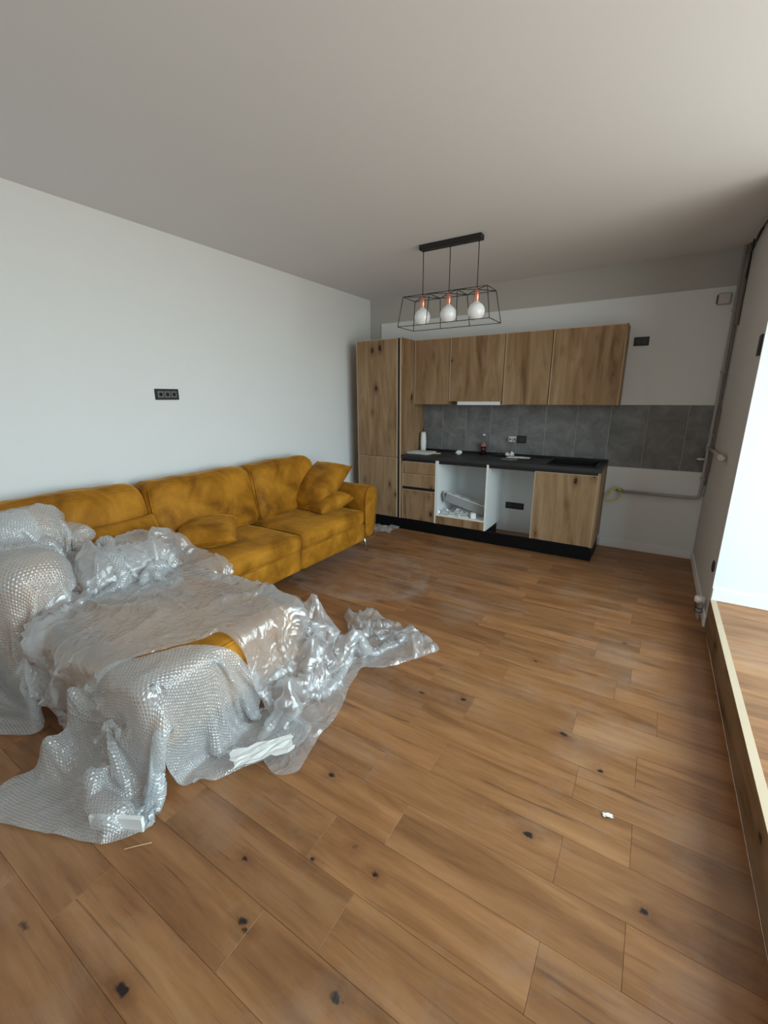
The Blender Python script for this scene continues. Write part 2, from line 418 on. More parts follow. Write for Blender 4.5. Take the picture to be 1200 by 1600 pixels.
# ------------------------------------------------------------------ the room
fl = struct(box('floor', (-0.1, WX + 0.02, YB, 0.1, -0.12, -0.012), M_SUB), 'knotty oak plank floor of the main room, dusty near the sofa', 'floor')
PW = 0.183
def plank_mesh(x0, x1, y0, y1, z1, t=0.014):
    g = 0.0003
    bm = bmesh.new(); box_bm(bm, x0 + g, x1 - g, y0 + g, y1 - g, z1 - t, z1, bev=0.0008)
    return bm
row = 0; y1 = -3.782 + PW * 20
k = -21
while True:
    ya = -3.782 - PW * k; yb = ya - PW
    if yb < YB: break
    if ya > 0.0: ya = -0.0
    if yb < -0.001:
        base = 3.41 if k % 2 == 0 else 3.20
        js = [base - 0.745 * i for i in range(0, 6)]
        if abs(k) > 4:
            sh = random.uniform(-0.1, 0.1); js = [j + sh for j in js]
            if random.random() < 0.35: js.pop(random.randrange(1, 4))
        xs = [WX] + [j for j in js if 0.08 < j < WX - 0.05] + [0.0]
        for a, b in zip(xs, xs[1:]):
            from_bm('plank', plank_mesh(b, a, yb, ya, random.uniform(-0.0006, 0.0)), M_FLOOR, fl)
    k += 1

pf = struct(box('floor.001', (WX + 0.033, XO, YB, YW, 0, HS - 0.014), M_SUB), 'raised oak plank floor beyond the step on the right', 'floor')
y = YW
i = 0
while y > YB + 0.05:
    yb = max(y - PW, YB); xs = [WX + 0.034, 4.32 + 0.35 * (i % 2), XO]
    for a, b in zip(xs, xs[1:]): from_bm('plank', plank_mesh(a, b, yb, y, HS - random.uniform(0, 0.0006)), M_FLOOR, pf)
    y = yb; i += 1
rs = struct(box('trim_1', (WX, WX + 0.033, YB, YW, 0.0, HS + 0.002), M_RISER, bev=0.0015), 'light oak riser board along the edge of the raised floor', 'step edge')
box('nosing', (WX + 0.0005, WX + 0.0325, YB, YW, HS + 0.0018, HS + 0.0045), M_EDGE, rs)

struct(box('ceiling', (-0.1, XO + 0.08, YB, 0.1, HC, HC + 0.12), M_CEIL), 'plain pale ceiling over the whole room', 'ceiling')
struct(box('wall_left', (-0.12, 0.0, YB, 0.1, -0.12, HC), M_WHITE), 'long white wall behind the mustard sofa', 'wall')
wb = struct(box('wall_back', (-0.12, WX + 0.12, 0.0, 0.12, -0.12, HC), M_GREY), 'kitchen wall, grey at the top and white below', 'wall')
LT = 0.012
o = box('wall_lining', (0.172, WX - 0.001, -LT, 0.0, 0.0, 2.445), M_WHITE, wb, bev=0.002); o['label'] = 'white lining board with a grey strip left above it'
TX = [0.80, 1.06, 1.365, 1.665, 1.97, 2.27, 2.58, 2.89, 3.21, 3.53, WX]
box('grout', (0.80, WX - 0.001, -LT - 0.006, -LT, 0.856, 1.465), M_GROUT, wb)
for a, b in zip(TX, TX[1:]):
    box('tile', (a + 0.0030, b - 0.0030 - (0.002 if b == WX else 0), -LT - 0.009, -LT - 0.001, 0.857, 1.464), M_TILE, wb, bev=0.0008)
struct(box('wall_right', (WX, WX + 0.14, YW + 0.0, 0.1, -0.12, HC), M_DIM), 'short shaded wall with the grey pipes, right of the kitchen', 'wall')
struct(box('wall_return', (WX + 0.141, XO + 0.08, YW + 0.001, YW + 0.14, 0.0, HC), M_WHITE), 'bright white wall beyond the raised floor', 'wall')
box('wall_face', (WX + 0.0005, XO - 0.001, YW - 0.002, YW + 0.0005, HS, HC), M_WHITE, bpy.data.objects['wall_return'])
y0, y1_, z0, z1 = WIN
struct(boxes('wall_outer', [(XO, XO + 0.08, YB, y0, 0, HC), (XO, XO + 0.08, y1_, YW, 0, HC), (XO, XO + 0.08, y0, y1_, 0, z0), (XO, XO + 0.08, y0, y1_, z1, HC)], M_WHITE), 'outer wall around the long window, out of view', 'wall')
struct(box('wall_front', (-0.12, XO + 0.08, YB - 0.15, YB, -0.1, HC), M_WHITE), 'wall behind the photographer', 'wall')
def window(name, axis, a0, a1, z0, z1, pos, n, label):
    f = 0.05; L = []
    def bb(a, b, c, d):
        return (pos, pos + 0.06, a, b, c, d) if axis == 'x' else (a, b, pos, pos + 0.06, c, d)
    L += [bb(a0, a1, z0, z0 + f), bb(a0, a1, z1 - f, z1)]
    for i in range(n + 1):
        c = a0 + (a1 - a0) * i / n; c = min(max(c, a0 + f / 2), a1 - f / 2); L.append(bb(c - f / 2, c + f / 2, z0 + f, z1 - f))
    w = struct(boxes(name, L, M_FRAME), label, 'window')
    for i in range(n):
        c0 = a0 + (a1 - a0) * i / n; c1 = a0 + (a1 - a0) * (i + 1) / n
        a = (pos + 0.028, pos + 0.032, c0 + 0.02, c1 - 0.02, z0 + f, z1 - f) if axis == 'x' else (c0 + 0.02, c1 - 0.02, pos + 0.028, pos + 0.032, z0 + f, z1 - f)
        box('pane', a, M_PANE, w)
window('window_1', 'x', y0, y1_, z0, z1, XO + 0.01, 4, 'long glazed side beside the raised floor')

def skirting(name, a, label):
    return struct(box(name, a, M_TRIM, bev=0.003), label, 'skirting board')
skirting('baseboard_back', (2.925, WX - 0.013, -LT - 0.013, -LT - 0.0005, 0.0, 0.085), 'white skirting under the pipe, right of the kitchen units')
skirting('baseboard_right', (WX - 0.013, WX - 0.0005, YW + 0.27, -LT - 0.001, 0.0, 0.085), 'white skirting along the short shaded wall')
skirting('baseboard_return', (WX + 0.002, XO - 0.001, YW - 0.016, YW - 0.002, HS, HS + 0.085), 'white skirting of the bright wall on the raised floor')
skirting('baseboard_left', (0.0005, 0.013, YB, -0.62, 0.0, 0.085), 'white skirting hidden behind the sofa')

# ------------------------------------------------------------------ kitchen
YF = -0.60; WT = 0.90; PT = 0.135
def door(parent, x0, x1, z0, z1, yf, th=0.02, name='door'):
    """front with a light bevelled edge strip on each long side"""
    x0 += 0.004
    d = box(name, (x0 + 0.0015, x1 - 0.0015, yf, yf + th, z0 + 0.0015, z1 - 0.0015), M_WOOD, parent, bev=0.0015)
    boxes('edge_strip', [(x0 + 0.0008, x0 + 0.0085, yf - 0.0015, yf + th - 0.001, z0 + 0.002, z1 - 0.002),
                         (x0 + 0.006, x1 - 0.0015, yf - 0.001, yf + th - 0.001, z1 - 0.0055, z1 - 0.001)], M_EDGE, d)
    return d
TL, TR_, TT = 0.191, 0.803, 2.179
t = thing('tall_cabinet', 'tall knotty oak cabinet at the left end of the kitchen, reaching the wall units\' top', 'cabinet', (0.5, -0.3, 0))
at(boxes('body', [(TL, TL + 0.018, YF + 0.022, -LT - 0.001, PT, TT), (TR_ - 0.05, TR_ - 0.02, YF + 0.05, -LT - 0.001, PT, TT), (TL, TR_ - 0.02, YF + 0.022, -LT - 0.001, TT - 0.018, TT - 0.001), (TL, TR_ - 0.02, -0.03, -LT - 0.001, PT, TT), (TL, TR_ - 0.02, YF + 0.022, -LT - 0.001, PT, PT + 0.018)], M_WOOD), t)
at(box('groove', (TR_ - 0.066, TR_ - 0.018, YF + 0.016, YF + 0.05, PT, TT - 0.002), M_BLACK), t)
for za, zb in ((PT, 0.862), (0.865, TT - 0.003)):
    d = door(None, TL, TR_ - 0.060, za, zb, YF); at(d, t)
    box('edge_strip', (TR_ - 0.060, TR_ - 0.054, YF, YF + 0.02, za + 0.002, zb - 0.002), M_EDGE, d)
o = at(box('side_panel', (TR_ - 0.018, TR_, YF, -LT - 0.0095, PT, TT), M_WOOD, bev=0.001), t)
box('edge_strip', (TR_ - 0.018, TR_ - 0.0005, YF - 0.0012, YF, PT, TT), M_EDGE, o)

UB, UD = 1.465, 0.30
UX = [TR_ + 0.001, 1.247, 1.861, 2.327, 2.962]
lab = ['narrow knotty oak wall cabinet next to the tall cabinet', 'oak wall cabinet above the cooker hood strip',
       'third oak wall cabinet, right of the one over the hood', 'widest oak wall cabinet at the right end, nearest the black switch']
for i, (a, b) in enumerate(zip(UX, UX[1:])):
    t = thing('wall_cabinet', lab[i], 'cabinet', ((a + b) / 2, -0.15, UB), group='oak wall cabinets over the worktop')
    zb = UB if i != 1 else UB + 0.045
    bod = box('body', (a + 0.001, b - 0.001 - (0.018 if i == 3 else 0), -UD + 0.022, -LT - 0.0095, zb + (0.001 if i != 1 else 0.002), TT - 0.001), M_WOOD); at(bod, t)
    d = door(None, a + 0.002, b - 0.001 - (0.016 if i == 3 else 0), zb if i != 1 else zb - 0.012, TT - 0.001, -UD); at(d, t)
    if i == 3:
        at(box('side_panel', (b - 0.018, b, -UD, -LT - 0.0095, UB, TT), M_WOOD, bev=0.001), t)
t = thing('cooker_hood', 'slim white cooker hood strip under the second wall cabinet', 'cooker hood', (1.55, -0.15, UB))
at(box('housing', (1.35, 1.84, -UD + 0.012, -0.04, UB - 0.004, UB + 0.042), M_MELA, bev=0.003), t)
at(box('filter', (1.42, 1.78, -0.24, -0.08, UB - 0.006, UB - 0.0035), M_MID), t)

wt = thing('worktop', 'dark grey worktop running the length of the base units', 'worktop', (1.86, -0.3, 0.86))
at(boxes('slab', [(TR_ + 0.002, 2.921, YF - 0.004, -0.535, 0.862, WT), (TR_ + 0.002, 2.921, -0.08, -LT - 0.0095, 0.862, WT), (TR_ + 0.002, 2.40, -0.535, -0.08, 0.862, WT), (2.86, 2.921, -0.535, -0.08, 0.862, WT)], M_TOP), wt)
at(box('upstand', (TR_ + 0.002, 2.921, -LT - 0.028, -LT - 0.0097, WT, WT + 0.022), M_BLACK, bev=0.004), wt)
at(box('front_groove', (TR_ + 0.002, 2.90, YF + 0.016, YF + 0.03, 0.825, 0.861), M_BLACK), wt)
sk = thing('kitchen_sink', 'black composite sink with ribbed drainer set in the right end of the worktop', 'sink', (2.63, -0.3, WT))
at(boxes('basin', [(2.401, 2.41, -0.534, -0.081, 0.70, 0.904), (2.85, 2.859, -0.534, -0.081, 0.70, 0.904), (2.41, 2.85, -0.534, -0.525, 0.70, 0.904), (2.41, 2.85, -0.09, -0.081, 0.70, 0.904), (2.41, 2.85, -0.525, -0.09, 0.70, 0.71)], M_SINK, bev=0.002), sk)
at(boxes('rim', [(2.39, 2.87, -0.545, -0.53, WT + 0.0005, 0.908), (2.39, 2.87, -0.085, -0.07, WT + 0.0005, 0.908), (2.39, 2.405, -0.53, -0.085, WT + 0.0005, 0.908), (2.855, 2.87, -0.53, -0.085, WT + 0.0005, 0.908)], M_SINK, bev=0.002), sk)
at(lathe('drain', [(0, 0.712), (0.035, 0.712), (0.045, 0.715), (0.045, 0.7105)], M_CHROME, c=(2.63, -0.3, 0)), sk)

g = 'oak base units under the worktop'
t = thing('drawer_cabinet', 'base unit with three knotty oak drawers beside the tall cabinet', 'cabinet', (1.03, -0.3, PT))
at(boxes('body', [(0.806, 0.824, YF + 0.022, -0.03, PT, 0.86), (1.248, 1.2655, YF + 0.004, -0.03, PT, 0.86), (0.824, 1.248, YF + 0.05, -0.03, PT, PT + 0.018), (0.824, 1.248, -0.04, -0.03, PT, 0.86)], M_MELA), t)
at(box('grip_channel', (0.822, 1.248, YF + 0.012, YF + 0.04, 0.498, 0.535), M_BLACK), t)
for za, zb in ((0.69, 0.828), (0.532, 0.687), (PT + 0.003, 0.50)):
    d = at(door(None, 0.822, 1.248, za, zb, YF, name='drawer'), t)
o = at(box('side_panel', (0.8045, 0.8205, YF + 0.0, YF + 0.02, PT, 0.86), M_WOOD, bev=0.001), t)

t = thing('oven_cabinet', 'open white oven housing stuffed with packaging, in the middle of the base units', 'cabinet', (1.55, -0.3, PT))
at(box('side_panel', (1.2665, 1.284, YF + 0.002, -0.02, PT, 0.86), M_MELA), t)
at(box('side_panel', (1.838, 1.858, YF + 0.002, -0.05, PT, 0.86), M_MELA), t)
at(box('shelf', (1.2845, 1.8375, YF + 0.012, -0.05, 0.225, 0.242), M_MELA), t)
at(box('bottom_panel', (1.2845, 1.8375, YF + 0.03, -0.05, PT, PT + 0.016), M_MELA), t)
o = at(box('fascia', (1.268, 1.84, YF - 0.0, YF + 0.011, PT + 0.002, 0.226), M_WOOD), t)
box('edge_strip', (1.268, 1.84, YF, YF + 0.0115, 0.226, 0.231), M_EDGE, o)

t = thing('sink_cabinet', 'oak base unit with one wide door at the right end under the sink', 'cabinet', (2.6, -0.3, PT))
at(boxes('body', [(2.326, 2.343, YF + 0.022, -0.04, PT, 0.86), (2.343, 2.90, YF + 0.022, -0.04, PT, PT + 0.018), (2.343, 2.90, -0.06, -0.04, PT, 0.69)], M_MELA), t)
at(door(None, 2.326, 2.901, PT + 0.003, 0.835, YF), t)
at(box('edge_strip', (2.896, 2.902, YF - 0.001, YF + 0.02, PT, 0.86), M_EDGE), t)
at(box('side_panel', (2.903, 2.920, YF, -LT - 0.0095, PT, 0.86), M_WOOD, bev=0.001), t)

t = thing('plinth', 'black plinth board along the foot of the kitchen units', 'plinth', (1.55, -0.5, 0))
at(box('plinth_board', (TL, 2.915, YF + 0.005, YF + 0.022, 0.001, PT - 0.001), M_PLINTH), t)
at(box('plinth_end', (2.90, 2.915, YF + 0.022, -0.10, 0.001, PT - 0.001), M_PLINTH), t)
for i, xx in enumerate((1.28, 1.84, 2.34)):
    pass
at(boxes('foot_rail', [(1.845, 1.86, YF + 0.0225, -0.20, 0.001, PT - 0.002)], M_PLINTH), t)

# sockets and switches
def plate(name, label, cat, c, size, normal, mods=3, frame=M_BLACK, group=None):
    """rectangular wall plate, c = centre on the wall face; normal '-y', '-x' or '+x'"""
    w, h = size; t = thing(name, label, cat, c, group=group)
    def B(u0, u1, v0, v1, d0, d1):
        if normal == '-y': return (u0, u1, -d1, -d0, v0, v1)
        if normal == '+x': return (d0, d1, u0, u1, v0, v1)
        if normal == '-x': return (-d1, -d0, u0, u1, v0, v1)
    box('cover_frame', B(-w / 2, w / 2, -h / 2, h / 2, 0.0003, 0.010), frame, t, bev=0.002)
    mw = (w - 0.03) / mods
    for i in range(mods):
        u = -w / 2 + 0.015 + mw * i
        box('module', B(u + 0.003, u + mw - 0.003, -h / 2 + 0.016, h / 2 - 0.016, 0.0095, 0.0125), M_MID if normal == '+x' else M_DKGREY, t, bev=0.001)
    return t
tt = plate('wall_socket', 'black triple socket plate on the white wall above the sofa', 'socket', (0, -2.90, 1.572), (0.195, 0.082), '+x', 3)
for i in range(3):
    yy = -0.0975 + 0.015 + 0.055 * (i + 0.5)
    lathe('socket_hole', [(0, 0), (0.011, 0), (0.014, 0.001), (0.0, 0.001)], M_BLACK, tt, 12).matrix_basis = Matrix.Translation((0.0128, yy, 0)) @ Matrix.Rotation(math.radians(90), 4, 'Y')
plate('wall_switch', 'black blank plate on the white wall right of the wall cabinets', 'switch', (3.066, -LT, 2.045), (0.125, 0.078), '-y', 2)
plate('wall_socket', 'black socket low on the wall inside the empty dishwasher bay', 'socket', (2.005, -LT, 0.315), (0.21, 0.075), '-y', 3)
plate('wall_socket', 'black socket with exposed water fittings on the grey tiles above the worktop', 'socket', (2.03, -LT - 0.009, 1.085), (0.10, 0.08), '-y', 1)
plate('wall_switch', 'black switch on the edge of the shaded right wall, at the picture edge', 'switch', (WX, -1.445, 1.835), (0.08, 0.12), '-x', 1)
t = thing('wall_socket', 'small round dark socket low on the shaded right wall', 'socket', (WX, -1.405, 0.405))
o = lathe('cover_ring', [(0, 0), (0.038, 0), (0.041, 0.004), (0.041, 0.009), (0.03, 0.011), (0.028, 0.006), (0, 0.006)], M_DKGREY, t, 20); o.rotation_euler = (0, math.radians(-90), 0)

# water stubs on the tiles
t = thing('water_valve', 'pair of chrome water valves sticking out of the tiles behind the worktop', 'valve', (1.93, -LT - 0.009, 1.085))
bm = bmesh.new(); box_bm(bm, -0.05, 0.045, -0.012, -0.0003, -0.035, 0.035, bev=0.004); from_bm('back_plate', bm, M_CHROME, t)
for dx in (-0.03, 0.02):
    o = lathe('stub', [(0, 0), (0.014, 0), (0.014, 0.03), (0.010, 0.034), (0.010, 0.05), (0, 0.05)], M_CHROME, t, 12); o.matrix_basis = Matrix.Translation((dx, -0.01, 0.0)) @ Matrix.Rotation(math.radians(90), 4, 'X')
tube('hose', smooth_path([(0.02, -0.055, 0), (0.02, -0.065, -0.04), (0.0, -0.06, -0.10), (-0.01, -0.055, -0.16), (0.02, -0.08, -0.176)]), 0.004, M_MID, t, 6)

# ------------------------------------------------------------------ things on the worktop
o = lathe('paper_roll', [(0, 0), (0.032, 0), (0.034, 0.03), (0.037, 0.12), (0.033, 0.2), (0.027, 0.235), (0.012, 0.235), (0.012, 0.22), (0, 0.22)], M_PAPER, None, 18)
o.location = (0.87, -0.16, WT + 0.0005); tag(o, 'white roll standing upright on the worktop beside the tall cabinet', 'roll')
t = thing('paper_stack', 'stack of white papers and leaflets on the left end of the worktop', 'papers', (0.95, -0.36, WT + 0.0005))
for i in range(6):
    o = box('sheet', (-0.105, 0.105, -0.148, 0.148, 0.0035 * i, 0.0035 * i + 0.003), M_PAPER, t); o.rotation_euler = (0, 0, 1.45 + random.uniform(-0.2, 0.2)); o.location = (random.uniform(-.02, .02), random.uniform(-.01, .01), 0)
o = box('wooden_strip', (-0.05, 0.05, -0.012, 0.012, 0, 0.012), M_STRAW, None, bev=0.003); o.location = (1.13, -0.33, WT + 0.0005); o.rotation_euler.z = 0.3
tag(o, 'small yellowish wooden piece beside the white papers', 'offcut')
bm = bmesh.new(); bmesh.ops.create_icosphere(bm, subdivisions=3, radius=0.036)
for v in bm.verts:
    n_ = mnoise.fractal(v.co * 55, 1, 2, 4); v.co *= 1 + 0.22 * n_; v.co.z *= 0.75
mz = min(v.co.z for v in bm.verts)
for v in bm.verts: v.co.z -= mz
o = from_bm('crumpled_tissue', bm, M_PAPER, None, (1.40, -0.30, WT + 0.0005)); tag(o, 'white crumpled ball of tissue on the middle of the worktop', 'tissue')
t = thing('drink_bottle', 'small clear bottle with dark red drink on the worktop near the wall', 'bottle', (1.62, -0.10, WT + 0.0005))
lathe('bottle_wall', [(0, 0.0), (0.028, 0), (0.032, 0.008), (0.030, 0.05), (0.032, 0.10), (0.031, 0.13), (0.013, 0.185), (0.012, 0.215), (0, 0.215)], M_CLEAR, t, 18)
lathe('drink', [(0, 0.003), (0.026, 0.003), (0.029, 0.01), (0.0275, 0.05), (0.0295, 0.088), (0, 0.088)], M_COLA, t, 18)
lathe('bottle_label', [(0.0325, 0.092), (0.0335, 0.094), (0.0333, 0.128), (0.0318, 0.130)], M_LABEL, t, 18)
lathe('cap', [(0, 0.216), (0.0135, 0.216), (0.0145, 0.219), (0.0145, 0.233), (0, 0.235)], M_PAPER, t, 14)

def crumple(name, w, d, h, mat, loc, rz=0, n=14, seed=0, amp=0.02, parent=None, z0=0.0):
    """crumpled sheet resting on z=0 (local)"""
    bm = bmesh.new(); g_ = []
    for i in range(n + 1):
        for j in range(n + 1):
            u, v = i / n - .5, j / n - .5
            p = Vector((u * 6 + seed, v * 6, seed * .7))
            z = abs(mnoise.noise(p)) * h * 1.6 + abs(mnoise.noise(p * 2.7)) * h * .6
            x_ = u * w + mnoise.noise(p + Vector((9, 0, 0))) * amp; y_ = v * d + mnoise.noise(p + Vector((0, 9, 0))) * amp
            g_.append(bm.verts.new((x_, y_, z)))
    for i in range(n):
        for j in range(n):
            a = i * (n + 1) + j; bm.faces.new((g_[a], g_[a + n + 1], g_[a + n + 2], g_[a + 1]))
    mz = min(v.co.z for v in bm.verts)
    for v in bm.verts: v.co.z += 0.001 - mz + z0
    uvl = bm.loops.layers.uv.new('UVMap')
    for f in bm.faces:
        for l in f.loops: l[uvl].uv = (l.vert.co.x, l.vert.co.y)
    o = from_bm(name, bm, mat, parent, loc); o.rotation_euler.z = rz; return o
o = crumple('plastic_bag', 0.20, 0.10, 0.022, M_DKGREY, (1.86, -0.12, WT), 0.1, 10, 3); tag(o, 'dark crumpled wrapper at the back of the worktop below the valves', 'wrapper')
o = crumple('paper_sheet', 0.24, 0.15, 0.012, M_PAPER, (2.06, -0.22, WT), 0.05, 10, 6, 0.006); tag(o, 'flat white sheet of paper on the worktop left of the sink', 'paper')
o = crumple('paper_napkin', 0.09, 0.07, 0.04, M_PAPER, (1.955, -0.20, WT + 0.012), 0.5, 8, 8, 0.012); tag(o, 'small folded white napkin on the flat paper sheet', 'napkin')
o = crumple('film_scrap', 0.16, 0.10, 0.012, M_FILM2, (2.02, -0.43, WT), 0.3, 8, 12, 0.01); tag(o, 'tiny clear film scrap on the worktop front edge', 'film')

# ------------------------------------------------------------------ packaging in the oven housing
t = thing('carton', 'long flat white and grey carton leaning in the oven housing', 'carton', (1.555, -0.36, 0.2425))
TILT = 0.235
bm = bmesh.new(); box_bm(bm, -0.24, 0.24, -0.06, 0.06, -0.05, 0.045, bev=0.002)
b_ = from_bm('box_body', bm, M_CARD, t); b_.location = (0, -0.04, 0.125); b_.rotation_euler = (-0.12, TILT, 0)
bm = bmesh.new(); box_bm(bm, -0.243, 0.243, -0.064, 0.062, 0.0455, 0.0535, bev=0.001)
a_ = from_bm('white_lid', bm, M_PAPER, t); a_.location = b_.location; a_.rotation_euler = b_.rotation_euler
for i in range(4):
    xx = -0.20 + i * 0.115; bm = bmesh.new()
    box_bm(bm, xx, xx + 0.05, -0.015, 0.0, 0.0536, 0.0541); box_bm(bm, xx + 0.004, xx + 0.042, -0.040, -0.016, 0.0536, 0.0541)
    p_ = from_bm('print', bm, M_CARD, t); p_.location = a_.location; p_.rotation_euler = a_.rotation_euler
o = box('end_flap', (-0.002, 0.002, -0.05, 0.05, -0.06, 0.06), M_CARD, t); o.location = (-0.235, -0.13, 0.19); o.rotation_euler = (0.3, -0.25, 0.3)
o = crumple('foil_bag', 0.34, 0.20, 0.055, M_FILM, (1.46, -0.485, 0.2425), 0.1, 16, 21, 0.02); tag(o, 'shiny crumpled clear bag at the front of the oven housing', 'bag')
o = box('instruction_booklet', (-0.12, 0.12, -0.07, 0.07, 0, 0.008), M_PAPER, None, bev=0.001); o.location = (1.52, -0.50, 0.2440); o.rotation_euler = (0, 0, 0.05)
tag(o, 'white booklet lying under the clear bag in the oven housing', 'booklet')
o = box('foam_block', (-0.03, 0.03, -0.03, 0.03, 0, 0.06), M_FOAM, None, bev=0.006); o.location = (1.69, -0.53, 0.2427); o.rotation_euler = (0, 0, 0.5)
tag(o, 'small white foam block at the right of the oven housing', 'foam')

# ------------------------------------------------------------------ pendant lamp
t = thing('pendant_lamp', 'black wire-cage pendant with three round opal bulbs on copper holders', 'lamp', (1.73, -1.46, HC))
def PL(x, y, z): return (x - 1.73, y + 1.46, z - HC)
bm = bmesh.new(); box_bm(bm, -0.262, 0.262, -0.034, 0.034, -0.040, -0.0005, bev=0.004); cnp = from_bm('canopy', bm, M_BLACK, t)
bm = bmesh.new()
bm.free()
for dx in (-0.115, 0.125): lathe('screw', [(0, -0.046), (0.006, -0.046), (0.007, -0.0405), (0.007, -0.0401)], M_BLACK, cnp, 8, (dx, 0, 0))
ZT, ZB = 2.347, 2.115
for dx in (-0.236, 0.0, 0.236):
    tube('cord', [(dx, 0, -0.040), (dx, 0.0, ZT - HC + 0.012)], 0.0035, M_CABLE, t, 8)
    h = lathe('lamp_holder', [(0, ZT - HC + 0.014), (0.008, ZT - HC + 0.012), (0.018, ZT - HC - 0.004), (0.021, ZT - HC - 0.02), (0.021, ZT - HC - 0.075), (0.018, ZT - HC - 0.079), (0, ZT - HC - 0.079)], M_COPPER, t, 20)
    h.location = (dx, 0, 0)
    zc = 2.196 - HC; R = 0.068; prof = [(0, zc - R)]
    for k in range(1, 14):
        a = math.pi * k / 15.2; prof.append((R * math.sin(a), zc - R * math.cos(a)))
    prof += [(0.018, zc + R + 0.004), (0.0155, zc + R + 0.014), (0, zc + R + 0.014)]
    b = lathe('bulb', prof, M_BULB, t, 28); b.location = (dx, 0, 0)
# cage: top rectangle smaller than bottom
xt0, xt1, yt0, yt1 = 1.365, 2.085, -1.565, -1.355
xb0, xb1, yb0, yb1 = 1.335, 2.125, -1.60, -1.32
T = [(xt0, yt0), (xt1, yt0), (xt1, yt1), (xt0, yt1)]; B = [(xb0, yb0), (xb1, yb0), (xb1, yb1), (xb0, yb1)]
wires = []
for i in range(4):
    wires.append((PL(*T[i], ZT), PL(*T[(i + 1) % 4], ZT))); wires.append((PL(*B[i], ZB), PL(*B[(i + 1) % 4], ZB))); wires.append((PL(*T[i], ZT), PL(*B[i], ZB)))
for f_ in (1 / 3, 2 / 3):
    xa = xt0 + (xt1 - xt0) * f_; xb_ = xb0 + (xb1 - xb0) * f_
    for ya, yb_ in ((yt0, yb0), (yt1, yb1)): wires.append((PL(xa, ya, ZT), PL(xb_, yb_, ZB)))
    wires.append((PL(xa, yt0, ZT), PL(xa, yt1, ZT)))
for i, cx_ in enumerate((-0.236, 0.0, 0.236)):
    x0_ = xt0 + (xt1 - xt0) * i / 3; x1_ = xt0 + (xt1 - xt0) * (i + 1) / 3
    for xx in (x0_, x1_):
        for yy in (yt0, yt1): wires.append((PL(xx, yy, ZT), (cx_, 0, ZT - HC + 0.006)))
for a, b in wires: tube('cage_wire', [a, b], 0.003, M_BLACK, t, 6)

# ------------------------------------------------------------------ pipes, right corner
px_, py_ = WX - 0.035, -0.055
t = thing('gas_pipe', 'grey painted pipe down the right corner, turning left along the kitchen wall', 'pipe', (px_, py_, 0.6))
def at0(o): return at(o, t)
at0(tube('riser_pipe', arc_path([(px_, py_, HC - 0.001), (px_, py_, 0.615), (3.08, py_, 0.615)], 0.05), 0.0155, M_PIPE))
at0(tube('branch_pipe', arc_path([(px_, py_, 1.09), (px_, -0.95, 1.105)], 0.02), 0.013, M_PIPE))
at0(lathe('coupling', [(0, -0.035), (0.018, -0.035), (0.02, -0.03), (0.02, 0.03), (0.018, 0.035), (0, 0.035)], M_PIPE, None, 14)).matrix_basis = Matrix.Translation((px_, py_, 1.09))
o = lathe('end_sleeve', [(0, 0), (0.021, 0), (0.022, 0.01), (0.022, 0.12), (0.018, 0.13), (0, 0.13)], M_DIM, None, 16); at0(o); o.matrix_basis = Matrix.Translation((px_, -0.93, 1.105)) @ Matrix.Rotation(math.radians(90), 4, 'X')
for z_ in (2.25, 1.75, 1.2, 0.8):
    at0(box('pipe_clip', (px_ - 0.018, px_ + 0.018, py_ - 0.016, -LT - 0.009 if 0.86 < z_ < 1.46 else -LT, z_ - 0.012, z_ + 0.012), M_PIPE, bev=0.002))
t = thing('heating_pipe', 'thinner brownish pipe beside the grey corner pipe', 'pipe', (WX - 0.02, -0.10, 0.09))
at(tube('pipe_run', smooth_path([(WX - 0.016, -0.11, HC - 0.002), (WX - 0.017, -0.112, 2.3), (WX - 0.016, -0.108, 1.6), (WX - 0.018, -0.112, 1.1), (WX - 0.017, -0.108, 0.75)]), 0.008, M_PIPED, None, 8), t)
at(tube('pipe_run', smooth_path([(WX - 0.010, -0.14, 1.45), (WX - 0.013, -0.137, 1.2), (WX - 0.010, -0.14, 1.0), (WX - 0.012, -0.137, 0.87)]), 0.006, M_PIPED, None, 8), t)
t = thing('pipe_tap', 'small grey tap on the corner pipe over the tiles', 'tap', (px_ - 0.045, py_ - 0.01, 0.985))
lathe('tap_body', [(0, -0.016), (0.012, -0.016), (0.016, 0), (0.012, 0.016), (0, 0.016)], M_PIPE, t, 12)
box('lever', (-0.03, 0.03, -0.02, -0.012, -0.006, 0.006), M_TRIM, t, bev=0.002)
tube('tap_neck', [(0, 0, 0), (0.034, 0.005, 0)], 0.008, M_PIPE, t, 8)
t = thing('gas_hose', 'yellow looped gas hose with brass valve at the end of the wall pipe', 'hose', (3.02, -0.06, 0.6))
at(tube('hose', smooth_path([(3.075, -0.058, 0.618), (3.045, -0.07, 0.65), (2.99, -0.085, 0.62), (2.955, -0.09, 0.565), (2.945, -0.095, 0.545)]), 0.009, M_YELLOW, None, 8), t)
at(tube('hose', smooth_path([(3.075, -0.062, 0.60), (3.07, -0.09, 0.56), (3.02, -0.10, 0.52), (2.965, -0.10, 0.515), (2.94, -0.10, 0.53)]), 0.008, M_YELLOW, None, 8), t)
o = lathe('valve', [(0, -0.03), (0.014, -0.03), (0.019, -0.02), (0.019, 0.015), (0.014, 0.03), (0, 0.03)], M_BRASS, None, 10); at(o, t); o.matrix_basis = Matrix.Translation((3.055, -0.058, 0.628)) @ Matrix.Rotation(math.radians(90), 4, 'Y')
t = thing('junction_box', 'small square junction box high on the kitchen wall beside the pipe', 'box', (3.64, -LT, 2.345))
box('box_body', (-0.045, 0.045, -0.03, -0.0005, -0.045, 0.045), M_PIPE, t, bev=0.004)
